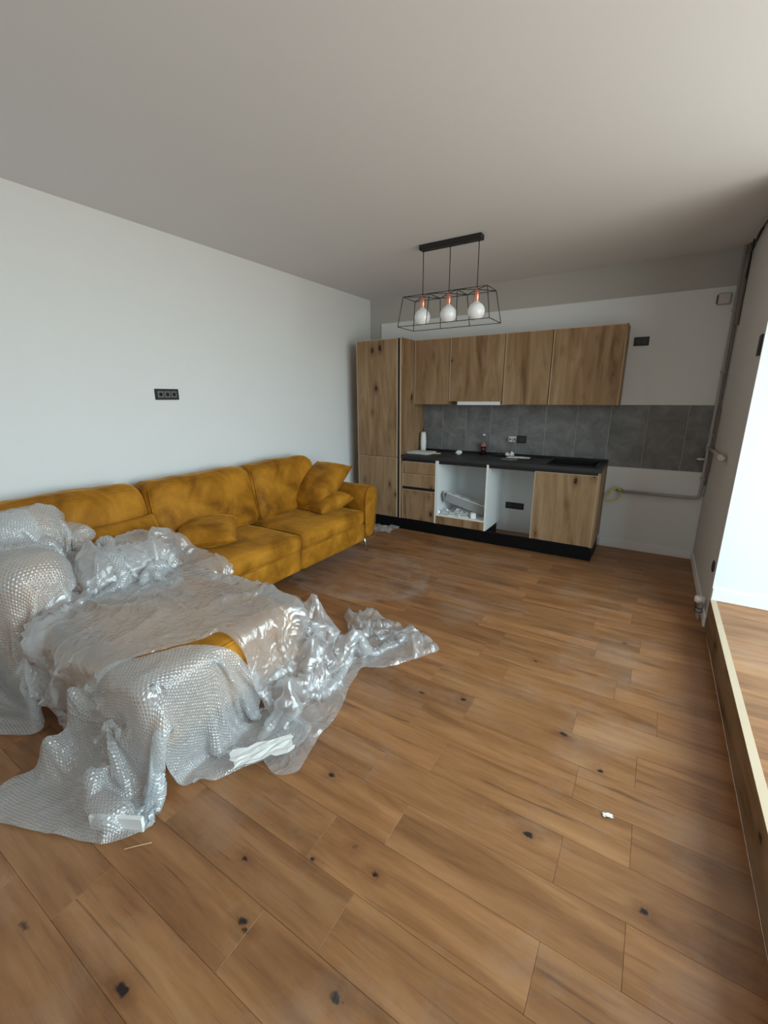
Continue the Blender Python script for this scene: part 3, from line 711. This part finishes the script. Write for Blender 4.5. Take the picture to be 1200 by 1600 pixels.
box('lid', (-0.04, 0.04, -0.034, -0.0302, -0.04, 0.04), M_DIM, t, bev=0.003)
box('cable_gland', (-0.054, -0.045, -0.02, -0.008, -0.035, 0.035), M_BLACK, t, bev=0.001)
t = thing('cable_run', 'dark cables running along the ceiling edge into the right corner', 'cable', (WX - 0.02, -0.4, HC - 0.05))
at(tube('cable', smooth_path([(WX - 0.008, -1.4, HC - 0.03), (WX - 0.01, -0.9, HC - 0.05), (WX - 0.012, -0.5, HC - 0.035), (WX - 0.01, -0.2, HC - 0.09), (WX - 0.03, -0.09, HC - 0.16)]), 0.006, M_CABLE, None, 6), t)
at(tube('cable', smooth_path([(WX - 0.008, -0.62, HC - 0.04), (WX - 0.025, -0.5, HC - 0.10), (WX - 0.03, -0.42, HC - 0.06), (WX - 0.02, -0.3, HC - 0.13), (WX - 0.012, -0.16, HC - 0.3)]), 0.005, M_CABLE, None, 6), t)
at(tube('cable', smooth_path([(WX - 0.02, -0.17, HC - 0.10), (WX - 0.02, -0.165, HC - 0.35), (WX - 0.02, -0.17, HC - 0.55), (WX - 0.016, -0.16, HC - 0.62)]), 0.019, M_PIPED, None, 8), t)
t = thing('heating_connector', 'bundle of pipe ends with a white cap at the foot of the right wall', 'pipe ends', (WX - 0.04, -1.40, 0.0))
for dy in (-0.03, 0.03):
    tube('pipe_end', smooth_path([(0.005, dy, 0.005), (0.0, dy * 1.2, 0.05), (0.012, dy * 0.9, 0.10), (0.0, dy, 0.14)]), 0.009, M_PIPE, t, 8)
lathe('cap', [(0, 0.125), (0.03, 0.125), (0.033, 0.132), (0.033, 0.158), (0.028, 0.165), (0, 0.165)], M_TRIM, t, 16)
tube('tie', [(0.0 + 0.022 * math.cos(a), 0.045 * math.sin(a), 0.06) for a in [i * math.pi / 6 for i in range(12)]], 0.003, M_CABLE, t, 6, closed=True)
tube('tie', [(0.0 + 0.024 * math.cos(a), 0.048 * math.sin(a), 0.10 + 0.01 * math.sin(a)) for a in [i * math.pi / 6 for i in range(12)]], 0.003, M_CABLE, t, 6, closed=True)
bm = bmesh.new(); box_bm(bm, WX - 0.014, WX - 0.001, YW - 0.02, YW + 0.26, 0.0, 0.085, bev=0.002)
for v in bm.verts:
    if v.co.y < YW + 0.1 and v.co.z > 0.04: v.co.z = 0.07
o = from_bm('skirting_offcut', bm, M_TRIM); tag(o, 'loose end piece of white skirting at the foot of the step', 'skirting')

# ------------------------------------------------------------------ soft shapes
def soft_fn(size, r, bulge=(0, 0, 0), seed=0, wr=0.0, wf=5.0, lean=0.0):
    hx, hy, hz = [s / 2 for s in size]; r = min(r, hx * .98, hy * .98, hz * .98)
    def f(p):
        q = Vector((p[0] * hx, p[1] * hy, p[2] * hz))
        c = Vector((max(-hx + r, min(hx - r, q.x)), max(-hy + r, min(hy - r, q.y)), max(-hz + r, min(hz - r, q.z))))
        d = q - c; n = d.normalized() if d.length > 1e-7 else Vector((0, 0, 0))
        o = c + n * r if d.length > 1e-7 else c
        ex, ey, ez = (1 - p[0] ** 2), (1 - p[1] ** 2), (1 - p[2] ** 2)
        o.x += bulge[0] * p[0] * abs(p[0]) * (ey * ez) ** .6
        o.y += bulge[1] * p[1] * abs(p[1]) * (ex * ez) ** .6
        o.z += bulge[2] * p[2] * abs(p[2]) * (ex * ey) ** .6
        if wr:
            w = mnoise.fractal(o * wf + Vector((seed, seed * 2.1, 0)), 1, 2, 3) + 0.5 * (1 - abs(mnoise.noise(o * wf * 1.7 + Vector((0, seed, 3)))) * 2) 
            dn = Vector((p[0] ** 5, p[1] ** 5, p[2] ** 5)); dn = dn.normalized() if dn.length > 1e-6 else dn
            o += dn * wr * w
        o.x += lean * (p[2] + 1) * hz
        return o
    return f
def soft_box(name, size, r, mat, parent=None, loc=(0, 0, 0), n=14, **k):
    f = soft_fn(size, r, **k); bm = bmesh.new(); cache = {}
    def V(p):
        key = tuple(round(a, 5) for a in p)
        if key not in cache: cache[key] = bm.verts.new(f(p))
        return cache[key]
    def s(i):   # denser at edges
        t = -1 + 2 * i / n; return math.sin(t * math.pi / 2) * 0.75 + t * 0.25
    for ax in range(3):
        for sg in (-1, 1):
            for i in range(n):
                for j in range(n):
                    qs = []
                    for (a, b) in ((i, j), (i + 1, j), (i + 1, j + 1), (i, j + 1)):
                        p = [0, 0, 0]; p[ax] = sg; p[(ax + 1) % 3] = s(a); p[(ax + 2) % 3] = s(b); qs.append(V(p))
                    bm.faces.new(qs if sg > 0 else qs[::-1])
    o = from_bm(name, bm, mat, parent, loc, smooth=True)
    o['_f'] = 0; del o['_f']
    return o, f
def piping(parent, f, fixed_ax, sg, mat, off=1.0, r=0.0065, n=16):
    pts = []
    b, c = (fixed_ax + 1) % 3, (fixed_ax + 2) % 3
    seq = [(-1 + 2 * i / n, -1) for i in range(n)] + [(1, -1 + 2 * i / n) for i in range(n)] + [(1 - 2 * i / n, 1) for i in range(n)] + [(-1, 1 - 2 * i / n) for i in range(n)]
    for (u, v) in seq:
        p = [0, 0, 0]; p[fixed_ax] = sg; p[b] = u * 0.985; p[c] = v * 0.985; q = f(p); pts.append(q)
    return tube('piping', pts, r, mat, parent, 6, closed=True)

def throw_pillow(name, label, L, Wd, Tk, M4, seed, grp):
    n = 20; bm = bmesh.new(); top = {}; bot = {}
    for i in range(n + 1):
        for j in range(n + 1):
            u, v = -1 + 2 * i / n, -1 + 2 * j / n
            x_ = u * L / 2 * (1 - 0.06 * (1 - v * v) * abs(u)); y_ = v * Wd / 2 * (1 - 0.06 * (1 - u * u) * abs(v))
            prof = max(0.0, (1 - u * u) * (1 - v * v)) ** 0.42
            e_ = mnoise.fractal(Vector((u * 1.6 + seed, v * 1.6, seed)), 1, 2, 3) * 0.12 + (0.5 - abs(mnoise.noise(Vector((u * 3.0 + seed, v * 3.0, 2))))) * 0.14 * (abs(u) + abs(v)) / 1.2
            z_ = Tk / 2 * prof * (1 + e_)
            edge = i in (0, n) or j in (0, n)
            top[i, j] = bm.verts.new((x_, y_, z_))
            bot[i, j] = top[i, j] if edge else bm.verts.new((x_, y_, -z_ * 0.85))
    for i in range(n):
        for j in range(n):
            bm.faces.new((top[i, j], top[i + 1, j], top[i + 1, j + 1], top[i, j + 1]))
            bm.faces.new((bot[i, j], bot[i, j + 1], bot[i + 1, j + 1], bot[i + 1, j]))
    t = thing(name, label, 'cushion', group=grp); t.matrix_world = M4
    from_bm('cover', bm, M_VEL, t, smooth=True)
    pts = []
    for k_ in range(4 * n):
        s_, q_ = divmod(k_, n); a = -1 + 2 * q_ / n
        u, v = [(a, -1), (1, a), (-a, 1), (-1, -a)][s_]
        pts.append((u * L / 2 * (1 - 0.06 * (1 - v * v) * abs(u)), v * Wd / 2 * (1 - 0.06 * (1 - u * u) * abs(v)), 0))
    tube('piping', pts, 0.0045, M_VEL, t, 6, closed=True)
    return t
def frame4(c, ex, ey):
    ex = Vector(ex).normalized(); ey = Vector(ey); ez = ex.cross(ey).normalized(); ey = ez.cross(ex).normalized()
    m = Matrix((ex, ey, ez)).transposed().to_4x4(); m.translation = c; return m

# ------------------------------------------------------------------ corner sofa
SF = 0.955       # seat front
t = sofa = thing('corner_sofa', 'mustard velvet corner sofa along the left wall, its near wing under plastic', 'sofa', (0.5, -2.8, 0))
def S(o):
    o.parent = sofa; o.location = Vector(o.location) - Vector(sofa.location); return o
YE = -1.36
def sb(name, x0, x1, y0, y1, z0, z1, r, n=12, **k):
    o, f = soft_box(name, (x1 - x0, y1 - y0, z1 - z0), r, M_VEL, None, ((x0 + x1) / 2, (y0 + y1) / 2, (z0 + z1) / 2), n, **k)
    return S(o), f
sb('base', 0.04, SF - 0.015, -2.482, YE - 0.19, 0.145, 0.325, 0.025, 10, wr=0.004, seed=1)
sb('base', 0.04, SF - 0.015, -3.40, -2.486, 0.145, 0.325, 0.025, 10, wr=0.004, seed=2)
sb('wing_base', 0.04, 1.765, -4.26, -3.38, 0.145, 0.33, 0.03, 12, wr=0.004, seed=3)
sb('back_frame', 0.03, 0.17, -4.30, YE - 0.16, 0.15, 0.80, 0.05, 14, wr=0.004, seed=4)
# seat cushions
for (ya, yb, sd) in ((-2.478, YE - 0.205, 1.3), (-3.42, -2.486, 2.7)):
    o, f = sb('seat_cushion', 0.16, SF + 0.005, ya, yb, 0.322, 0.462, 0.05, 18, bulge=(0.006, 0, 0.022), wr=0.006, seed=sd, wf=4.0)
    piping(o, f, 2, 1, M_VEL); piping(o, f, 2, -1, M_VEL, r=0.004)
o, f = sb('wing_cushion', 0.18, 1.785, -4.14, -3.425, 0.325, 0.462, 0.05, 20, bulge=(0.004, 0, 0.016), wr=0.006, seed=5.5, wf=4.0)
piping(o, f, 2, 1, M_VEL)
# back cushions, leaning on the back frame
for (ya, yb, sd, dz) in ((-2.40, -1.575, 3.1, 0.005), (-3.345, -2.405, 7.9, 0.0), (-4.20, -3.35, 12.2, 0.01)):
    o, f = sb('back_cushion', 0.19, 0.40, ya, yb, 0.465, 0.955 + dz, 0.075, 22, bulge=(0.035, 0.004, 0.006), wr=0.011, seed=sd, wf=3.6, lean=-0.20)
    piping(o, f, 0, 1, M_VEL); piping(o, f, 0, -1, M_VEL)
# arm at the kitchen end: curves outward to its top
bm = bmesh.new()
prof = []
for (yy, zz) in [(YE - 0.20, 0.15), (YE - 0.20, 0.45), (YE - 0.195, 0.55), (YE - 0.175, 0.63), (YE - 0.14, 0.672), (YE - 0.10, 0.685), (YE - 0.05, 0.682), (YE - 0.005, 0.665), (YE + 0.012, 0.63), (YE + 0.0, 0.50), (YE - 0.02, 0.35), (YE - 0.03, 0.15)]:
    prof.append((yy, zz))
xs = [0.05, 0.07, 0.2, 0.35, 0.5, 0.65, 0.8, 0.90, 0.94, 0.955]
rings = []
for i, xx in enumerate(xs):
    ins = {0: 0.02, 9: 0.022, 8: 0.006}.get(i, 0.0)
    cy = sum(p[0] for p in prof) / len(prof); cz = 0.42
    ring = []
    for (yy, zz) in prof:
        d = Vector((0, cy - yy, cz - zz)).normalized() * ins
        w = mnoise.noise(Vector((xx * 5, yy * 5, zz * 5))) * 0.005
        tz = 0.012 * math.sin(xx * 3)
        ring.append(bm.verts.new((xx, yy + d.y + w, zz + d.z + (tz if zz > 0.5 else 0))))
    rings.append(ring)
for a, b in zip(rings, rings[1:]):
    for k in range(len(prof)): bm.faces.new((a[k], a[(k + 1) % len(prof)], b[(k + 1) % len(prof)], b[k]))
bm.faces.new(rings[0]); bm.faces.new(rings[-1][::-1])
bmesh.ops.recalc_face_normals(bm, faces=bm.faces)
arm = S(from_bm('armrest', bm, M_VEL, None, smooth=True))
md = arm.modifiers.new('sub', 'SUBSURF'); md.levels = 1; md.render_levels = 2
tube('piping', [(0.948, yy * 1.0, zz) for (yy, zz) in prof], 0.004, M_VEL, arm, 6, closed=True)
# wing back on the camera side
sb('wing_back', 0.06, 0.83, -4.36, -4.15, 0.16, 0.72, 0.09, 14, wr=0.01, seed=9)
o, f = sb('wing_back_cushion', 0.22, 0.82, -4.27, -4.06, 0.465, 0.76, 0.10, 14, wr=0.012, seed=14, bulge=(0, 0.02, 0.03))
def leg(x_, y_, dx, dy):
    tube('leg', [(x_ - sofa.location.x, y_ - sofa.location.y, 0.155), (x_ + dx * .3 - sofa.location.x, y_ + dy * .3 - sofa.location.y, 0.09), (x_ + dx - sofa.location.x, y_ + dy - sofa.location.y, 0.001)], [0.021, 0.013, 0.007], M_CHROME, sofa, 10)
for a in ((0.87, YE - 0.12, 0.035, 0.02), (0.12, YE - 0.12, -0.02, 0.03), (0.60, -2.6, 0.0, 0), (1.68, -3.47, 0.03, 0.03), (1.68, -4.17, 0.03, -0.03), (0.14, -4.22, -0.02, -0.03)): leg(*a)

g = 'mustard throw cushions on the sofa'
throw_pillow('throw_pillow', 'mustard throw cushion propped steeply against the sofa arm', 0.66, 0.46, 0.25, frame4((0.47, -1.69, 0.685), (0.0, 0.55, 0.38), (-1, 0.08, 0.12)), 2.2, g)
throw_pillow('throw_pillow', 'mustard throw cushion lying under the propped one by the arm', 0.44, 0.42, 0.19, frame4((0.60, -1.76, 0.545), (0.15, 0.9, 0.16), (-1, 0.15, 0.0)), 6.4, g)
throw_pillow('throw_pillow', 'mustard throw cushion lying flat alone on the middle seat', 0.54, 0.44, 0.20, frame4((0.50, -3.03, 0.565), (0.62, -0.55, -0.03), (0.5, 0.62, 0.02)), 9.1, g)
throw_pillow('throw_pillow', 'mustard cushion slumped against the third back cushion, half under bubble wrap', 0.62, 0.46, 0.17, frame4((0.50, -3.66, 0.58), (0.05, 1, 0.0), (-0.6, 0.0, 0.75)), 12.7, g)

# ------------------------------------------------------------------ plastic sheets: small position-based cloth drape
BOXES = [
    (1.64, 1.80, -4.47, -4.40, -0.1, 0.065, 0.02),  # x0,x1,y0,y1,z0,z1,r
    (0.0, SF + 0.01, -3.45, YE, 0.12, 0.475, 0.05),
    (0.0, 1.79, -4.28, -3.42, 0.12, 0.475, 0.05),
    (0.0, 0.44, -4.28, -3.33, 0.4, 0.80, 0.09),
    (0.0, 0.84, -4.37, -4.04, 0.1, 0.78, 0.12),
    (0.0, 0.45, -4.25, -3.9, 0.4, 0.93, 0.10),
    (0.25, 0.80, -4.0, -3.42, 0.4, 0.66, 0.12),
]
def collide(P, off):
    np.maximum(P[..., 2], 0.002 + off * 0.5, out=P[..., 2])
    hit = P[..., 2] <= 0.0021 + off * 0.5
    for (x0, x1, y0_, y1_2, z0_, z1_2, r) in BOXES:
        c = np.array([(x0 + x1) / 2, (y0_ + y1_2) / 2, (z0_ + z1_2) / 2]); h = np.array([(x1 - x0) / 2, (y1_2 - y0_) / 2, (z1_2 - z0_) / 2])
        d = P - c; q = np.abs(d) - (h - r); m = np.maximum(q, 0); L = np.sqrt((m ** 2).sum(-1)); rr = r + off
        near = (q < rr).all(-1)
        out = near & (L < rr) & (L > 1e-6)
        s = np.sign(d)
        if out.any():
            mm = m[out]; LL = L[out][:, None]
            P[out] += s[out] * mm / LL * (rr - LL); hit |= out
        ins = near & (L <= 1e-6)
        if ins.any():
            qi = q[ins].copy(); pen = rr - qi; pen[:, 2] *= 0.6; ax = pen.argmin(-1)
            X = P[ins]; idx = np.arange(len(X)); X[idx, ax] = c[ax] + s[ins][idx, ax] * (h[ax] + off); P[ins] = X; hit |= ins
    return hit
def tps(src, dst):
    n = len(src); D = np.linalg.norm(src[:, None] - src[None], axis=-1)
    K = np.where(D > 0, D ** 2 * np.log(D + 1e-9), 0) + np.eye(n) * 1e-3
    Pm = np.hstack([np.ones((n, 1)), src]); A = np.zeros((n + 3, n + 3)); A[:n, :n] = K; A[:n, n:] = Pm; A[n:, :n] = Pm.T
    w = np.linalg.solve(A, np.vstack([dst, np.zeros((3, dst.shape[1]))]))
    def f(q):
        D = np.linalg.norm(q[:, None] - src[None], axis=-1); K = np.where(D > 0, D ** 2 * np.log(D + 1e-9), 0)
        return K @ w[:n] + np.hstack([np.ones((len(q), 1)), q]) @ w[n:]
    return f
def inside(poly, U, V):
    r = np.zeros(U.shape, bool); n = len(poly); j = n - 1
    for i in range(n):
        xi, yi = poly[i]; xj, yj = poly[j]
        c = ((yi > V) != (yj > V)) & (U < (xj - xi) * (V - yi) / (yj - yi + 1e-12) + xi); r ^= c; j = i
    return r
def sheet(name, ctrl, outline, h, slack, off, mat, steps=90, bend=0.35, seed=0, amp=0.03, pin=True, edge=0.012, fold=0.02, hold=False):
    """ctrl: (u, v, x, y, z) ties of the fabric to places; outline: indices of ctrl or (u, v) points round the hem"""
    ctrl = np.array(ctrl, float); src = ctrl[:, :2]; f = tps(src, ctrl[:, 2:])
    poly = []
    pts = [tuple(src[i]) if isinstance(i, int) else i for i in outline]
    for a, b in zip(pts, pts[1:] + pts[:1]):
        m = max(2, int(math.dist(a, b) / 0.03))
        for k in range(m):
            t_ = k / m; u_ = a[0] + (b[0] - a[0]) * t_; v_ = a[1] + (b[1] - a[1]) * t_
            w = edge * mnoise.fractal(Vector((u_ * 9, v_ * 9, seed)), 1, 2, 3)
            poly.append((u_ + w, v_ - w))
    us = np.arange(min(p[0] for p in poly), max(p[0] for p in poly) + h, h); vs = np.arange(min(p[1] for p in poly), max(p[1] for p in poly) + h, h)
    U, V = np.meshgrid(us, vs, indexing='ij'); mask = inside(poly, U, V)
    P = f(np.stack([U.ravel(), V.ravel()], -1)).reshape(*U.shape, 3)
    nz = np.zeros(U.shape)
    r = np.random.default_rng(seed + 100)
    for k in range(26):
        fr_ = r.uniform(4, 26); a = r.uniform(0, math.pi); ph = r.uniform(0, 6.28)
        nz += np.sin((U * math.cos(a) + V * math.sin(a)) * fr_ + ph + 1.5 * np.sin(V * 5 + k)) / (fr_ ** 0.7)
    P[..., 2] += np.abs(nz) * amp
    for q in range(2): P[..., q] += r.normal(0, h * 0.08, U.shape)
    collide(P, off)
    vel = np.zeros_like(P); g = 0.0011
    pins = []
    if pin:
        for (u_, v_, x_, y_, z_) in ctrl:
            i = int(round((u_ - us[0]) / h)); j = int(round((v_ - vs[0]) / h))
            if 0 <= i < len(us) and 0 <= j < len(vs): pins.append((i, j, np.array([x_, y_, z_])))
    fam = [((1, 0), 1.0, 1.0), ((0, 1), 1.0, 1.0), ((1, 1), 2 ** .5, 0.6), ((1, -1), 2 ** .5, 0.6)]
    bf = [((2, 0), 2.0), ((0, 2), 2.0), ((3, 0), 3.0), ((0, 3), 3.0)]
    def sl(di, dj):
        A = (slice(0, U.shape[0] - di), slice(max(0, -dj), U.shape[1] - max(0, dj)))
        B = (slice(di, U.shape[0]), slice(max(0, dj), U.shape[1] + min(0, dj)))
        return A, B
    def project(di, dj, L, k, only_short=False, mn=1.0):
        A, B = sl(di, dj); mk = mask[A] & mask[B]
        d = P[B] - P[A]; l = np.sqrt((d ** 2).sum(-1)) + 1e-9
        e_ = (l - L * mn) / l
        if only_short: e_ = np.minimum(e_, 0)
        c = d * (e_ * mk * (0.45 * k))[..., None]
        P[A] += c; P[B] -= c
    for it in range(steps):
        old = P.copy(); vel *= 0.93; vel[..., 2] -= g; P += vel
        for q in range(4):
            for (dd, l, k) in fam: project(dd[0], dd[1], h * slack * l, k)
            for (dd, l) in bf: project(dd[0], dd[1], h * slack * l, bend, True, 0.86)
            if it < steps * 0.92 or hold:
                for (i, j, T_) in pins:
                    w = 0.25; P[max(0, i - 1):i + 2, max(0, j - 1):j + 2] += (T_ - P[i, j]) * w
        hit = collide(P, off)
        vel = P - old; vel[hit] *= 0.35
        np.clip(vel, -0.02, 0.02, out=vel)
    # fine standing folds on top of the drape
    du = np.gradient(P, axis=0); dv = np.gradient(P, axis=1); N = np.cross(du, dv); N /= np.linalg.norm(N, axis=-1, keepdims=True) + 1e-9; N *= np.sign(N[..., 2][mask].mean() + 1e-9)
    fo = np.zeros(U.shape)
    for i in range(U.shape[0]):
        for j in range(U.shape[1]):
            if not mask[i, j]: continue
            q = Vector((U[i, j], V[i, j], seed * 3.1)); w_ = mnoise.noise_vector(q * 2.3) * 0.22; q2 = q + w_
            a_ = (1 - abs(mnoise.noise(Vector((q2.x * 3.2, q2.y * 7.5, q.z)))) * 2.2); b_ = (1 - abs(mnoise.noise(Vector((q2.x * 11, q2.y * 6, q.z + 5)))) * 2.2); c_ = (1 - abs(mnoise.noise(q2 * 21)) * 2.2)
            fo[i, j] = fold * (max(a_, 0) ** 5 * 1.1 + max(b_, 0) ** 4 * 0.55 + max(c_, 0) ** 2 * 0.16) * (0.35 + 1.3 * max(0, mnoise.noise(q * 1.9 + Vector((4, 4, 4))) + 0.4))
    P += N * fo[..., None]
    P[..., 2] = np.maximum(P[..., 2], 0.003)
    idx = -np.ones(U.shape, int); ii = np.argwhere(mask); idx[mask] = np.arange(len(ii))
    verts = P[mask]; a, b, c, d = idx[:-1, :-1], idx[1:, :-1], idx[1:, 1:], idx[:-1, 1:]
    ok = (a >= 0) & (b >= 0) & (c >= 0) & (d >= 0); faces = np.stack([a[ok], b[ok], c[ok], d[ok]], -1)
    me = bpy.data.meshes.new(name); me.from_pydata(verts.tolist(), [], faces.tolist())
    uvl = me.uv_layers.new(name='UVMap'); uvv = np.stack([U[mask], V[mask]], -1)
    li = np.zeros(len(me.loops), np.int32); me.loops.foreach_get('vertex_index', li); uvl.data.foreach_set('uv', uvv[li].astype(np.float32).ravel())
    for p in me.polygons: p.use_smooth = True
    me.materials.append(mat); o = link(name, me)
    # drop loose verts
    bm = bmesh.new(); bm.from_mesh(me); bmesh.ops.delete(bm, geom=[v for v in bm.verts if not v.link_faces], context='VERTS')
    bv = [v for v in bm.verts if v.is_boundary]
    for it in range(6):
        new = {}
        for v in bv:
            nb = [e.other_vert(v).co for e in v.link_edges if e.is_boundary]
            if len(nb) >= 2: new[v] = v.co * 0.4 + sum(nb, Vector()) / len(nb) * 0.6
        for v, c in new.items(): v.co = c
    bm.to_mesh(me); bm.free()
    return o

ZS = 0.475
def uvz(x, y, z):
    """lay the draped fabric flat: distance past an edge plus the drop"""
    d = max(0.0, ZS - z); u, v = x, -y
    ox, oy, iy = max(0, x - 1.78), max(0, -y - 4.28), max(0, 3.42 + y)
    if ox > 0 and ox >= oy * 0.8 and ox >= iy * 0.6: u = 1.78 + math.hypot(ox, d)
    elif oy > 0: v = 4.28 + math.hypot(oy, d)
    elif iy > 0: v = 3.42 - math.hypot(iy, d)
    return (u, v, x, y, z)
# bubble wrap over the wing's back (camera side)
D = [(0.0, 0.0, 0.00, -4.00, 0.66), (0.45, 0.0, 0.45, -3.98, 0.66), (0.80, 0.02, 0.86, -4.02, 0.56), (1.05, 0.28, 0.98, -4.18, 0.48), (0.0, 0.25, 0.0, -4.18, 0.80), (0.45, 0.25, 0.45, -4.18, 0.81), (0.78, 0.25, 0.80, -4.18, 0.76),
     (0.0, 0.75, 0.0, -4.42, 0.45), (0.5, 0.78, 0.5, -4.43, 0.42), (0.95, 0.62, 0.95, -4.38, 0.40), (0.0, 1.02, 0.05, -4.45, 0.16), (0.55, 1.05, 0.58, -4.47, 0.15), (0.92, 0.98, 0.98, -4.44, 0.18), (1.15, 0.75, 1.06, -4.36, 0.24)]
o = sheet('bubble_wrap', D, [0, 1, 2, 3, 13, 12, 11, 10], 0.0145, 1.05, 0.012, M_BUB, 70, 0.6, 1, 0.02, fold=0.012)
tag(o, 'bubble wrap hugging the rounded back of the near sofa wing, at the left edge', 'bubble wrap', 'bubble wrap over the near sofa wing')
# bubble wrap heaped between the corner and the wing seat
Cc = [(0.0, 0.0, 0.22, -4.22, 0.95), (0.0, 0.30, 0.28, -4.00, 0.93), (0.0, 0.60, 0.38, -3.78, 0.80), (0.05, 0.95, 0.62, -3.58, 0.70), (0.25, 1.20, 0.88, -3.52, 0.58), (0.50, 1.30, 1.05, -3.60, 0.50),
      (0.68, 1.05, 1.06, -3.80, 0.49), (0.62, 0.70, 0.92, -3.98, 0.54), (0.50, 0.35, 0.70, -4.08, 0.68), (0.40, 0.0, 0.48, -4.22, 0.80), (0.28, 0.35, 0.50, -4.00, 0.84), (0.28, 0.75, 0.68, -3.80, 0.78), (0.40, 1.05, 0.86, -3.68, 0.66)]
o = sheet('bubble_wrap', Cc, [0, 1, 2, 3, 4, 5, 6, 7, 8, 9], 0.014, 1.06, 0.016, M_BUB, 60, 0.5, 2, 0.03, fold=0.03)
tag(o, 'bubble wrap heaped over the sofa corner below the third back cushion', 'bubble wrap', 'bubble wrap over the near sofa wing')
# bubble wrap hanging over the front corner of the wing and fanning out on the floor
Bx = [(1.66, -3.70, 0.50), (1.86, -3.62, 0.36), (2.05, -3.64, 0.01), (2.08, -3.80, 0.01), (1.95, -4.00, 0.02), (1.88, -4.17, 0.06), (1.81, -4.27, 0.34),
      (1.86, -4.36, 0.02), (1.85, -4.42, 0.01), (1.64, -4.57, 0.01), (1.40, -4.67, 0.01), (1.22, -4.68, 0.01), (1.18, -4.58, 0.10), (1.30, -4.46, 0.22), (1.32, -4.34, 0.42), (1.36, -4.22, 0.50), (1.63, -4.00, 0.50),
      (1.78, -3.95, 0.47), (1.74, -4.20, 0.46), (1.62, -4.33, 0.34), (1.60, -4.42, 0.16)]
o = sheet('bubble_wrap', [uvz(*p) for p in Bx], list(range(17)), 0.0135, 1.02, 0.014, M_BUB, 80, 0.6, 3, 0.03, fold=0.018, hold=True)
tag(o, 'bubble wrap falling over the front corner of the wing and fanned out on the floor', 'bubble wrap', 'bubble wrap over the near sofa wing')
# the big clear sheet
Ax = [(0.42, -3.50, 0.70), (0.62, -3.36, 0.70), (0.90, -3.20, 0.72), (1.20, -3.24, 0.63), (1.48, -3.20, 0.60), (1.74, -3.22, 0.52), (1.96, -3.14, 0.30), (1.66, -2.84, 0.02), (1.56, -2.70, 0.01), (1.74, -2.56, 0.01), (2.28, -2.72, 0.005),
      (2.10, -3.08, 0.01), (2.00, -3.16, 0.02), (2.06, -3.34, 0.01), (2.14, -3.60, 0.01), (2.16, -3.74, 0.01), (2.24, -3.90, 0.01), (2.14, -3.96, 0.01), (2.00, -3.94, 0.06), (1.90, -3.82, 0.34), (1.70, -3.86, 0.50), (1.62, -4.08, 0.50), (1.50, -4.30, 0.44),
      (1.20, -4.40, 0.22), (0.92, -4.36, 0.40), (0.80, -4.14, 0.62), (0.62, -3.98, 0.64), (0.45, -3.80, 0.70),
      (1.20, -3.70, 0.48), (1.20, -4.05, 0.48), (1.60, -3.60, 0.48), (1.90, -3.45, 0.36), (1.95, -3.68, 0.26), (1.25, -4.27, 0.44)]
o = sheet('plastic_sheet', [uvz(*p) for p in Ax], list(range(28)), 0.0125, 1.08, 0.024, M_FILM, 90, 0.4, 5, 0.05, fold=0.04, hold=True)
tag(o, 'big crumpled clear plastic sheet over the wing seat, its pointed end on the floor', 'plastic sheet')

# small things on the floor
o = crumple('film_scrap', 0.40, 0.24, 0.045, M_FILM, (0.60, -0.78, 0.0), 0.15, 8, 31, 0.05); tag(o, 'crumpled piece of clear film on the floor between sofa arm and kitchen plinth', 'film')
o = crumple('paper_strip', 0.26, 0.10, 0.006, M_PAPER, (2.02, -3.93, 0.05), 0.98, 7, 41, 0.02); tag(o, 'torn white paper strip at the foot of the plastic, near its front hem', 'paper')
o = box('foam_board', (-0.10, 0.10, -0.008, 0.008, 0, 0.06), M_FOAM, None, bev=0.001); o.location = (1.80, -4.435, 0.001); o.rotation_euler = (0, 0, 0.5)
tag(o, 'white foam board edge sticking out under the bubble wrap fan', 'foam board')
o = crumple('paper_scrap', 0.035, 0.015, 0.01, M_PAPER, (3.33, -3.43, 0.0), 0.4, 5, 51, 0.004); tag(o, 'tiny white scrap lying alone on the open floor', 'scrap')
o = tube('wood_splinter', smooth_path([(1.895, -4.465, 0.003), (1.92, -4.44, 0.006), (1.955, -4.40, 0.003)]), 0.0015, M_STRAW, None, 5); tag(o, 'pale wood splinter on the planks in front of the bubble wrap', 'splinter')
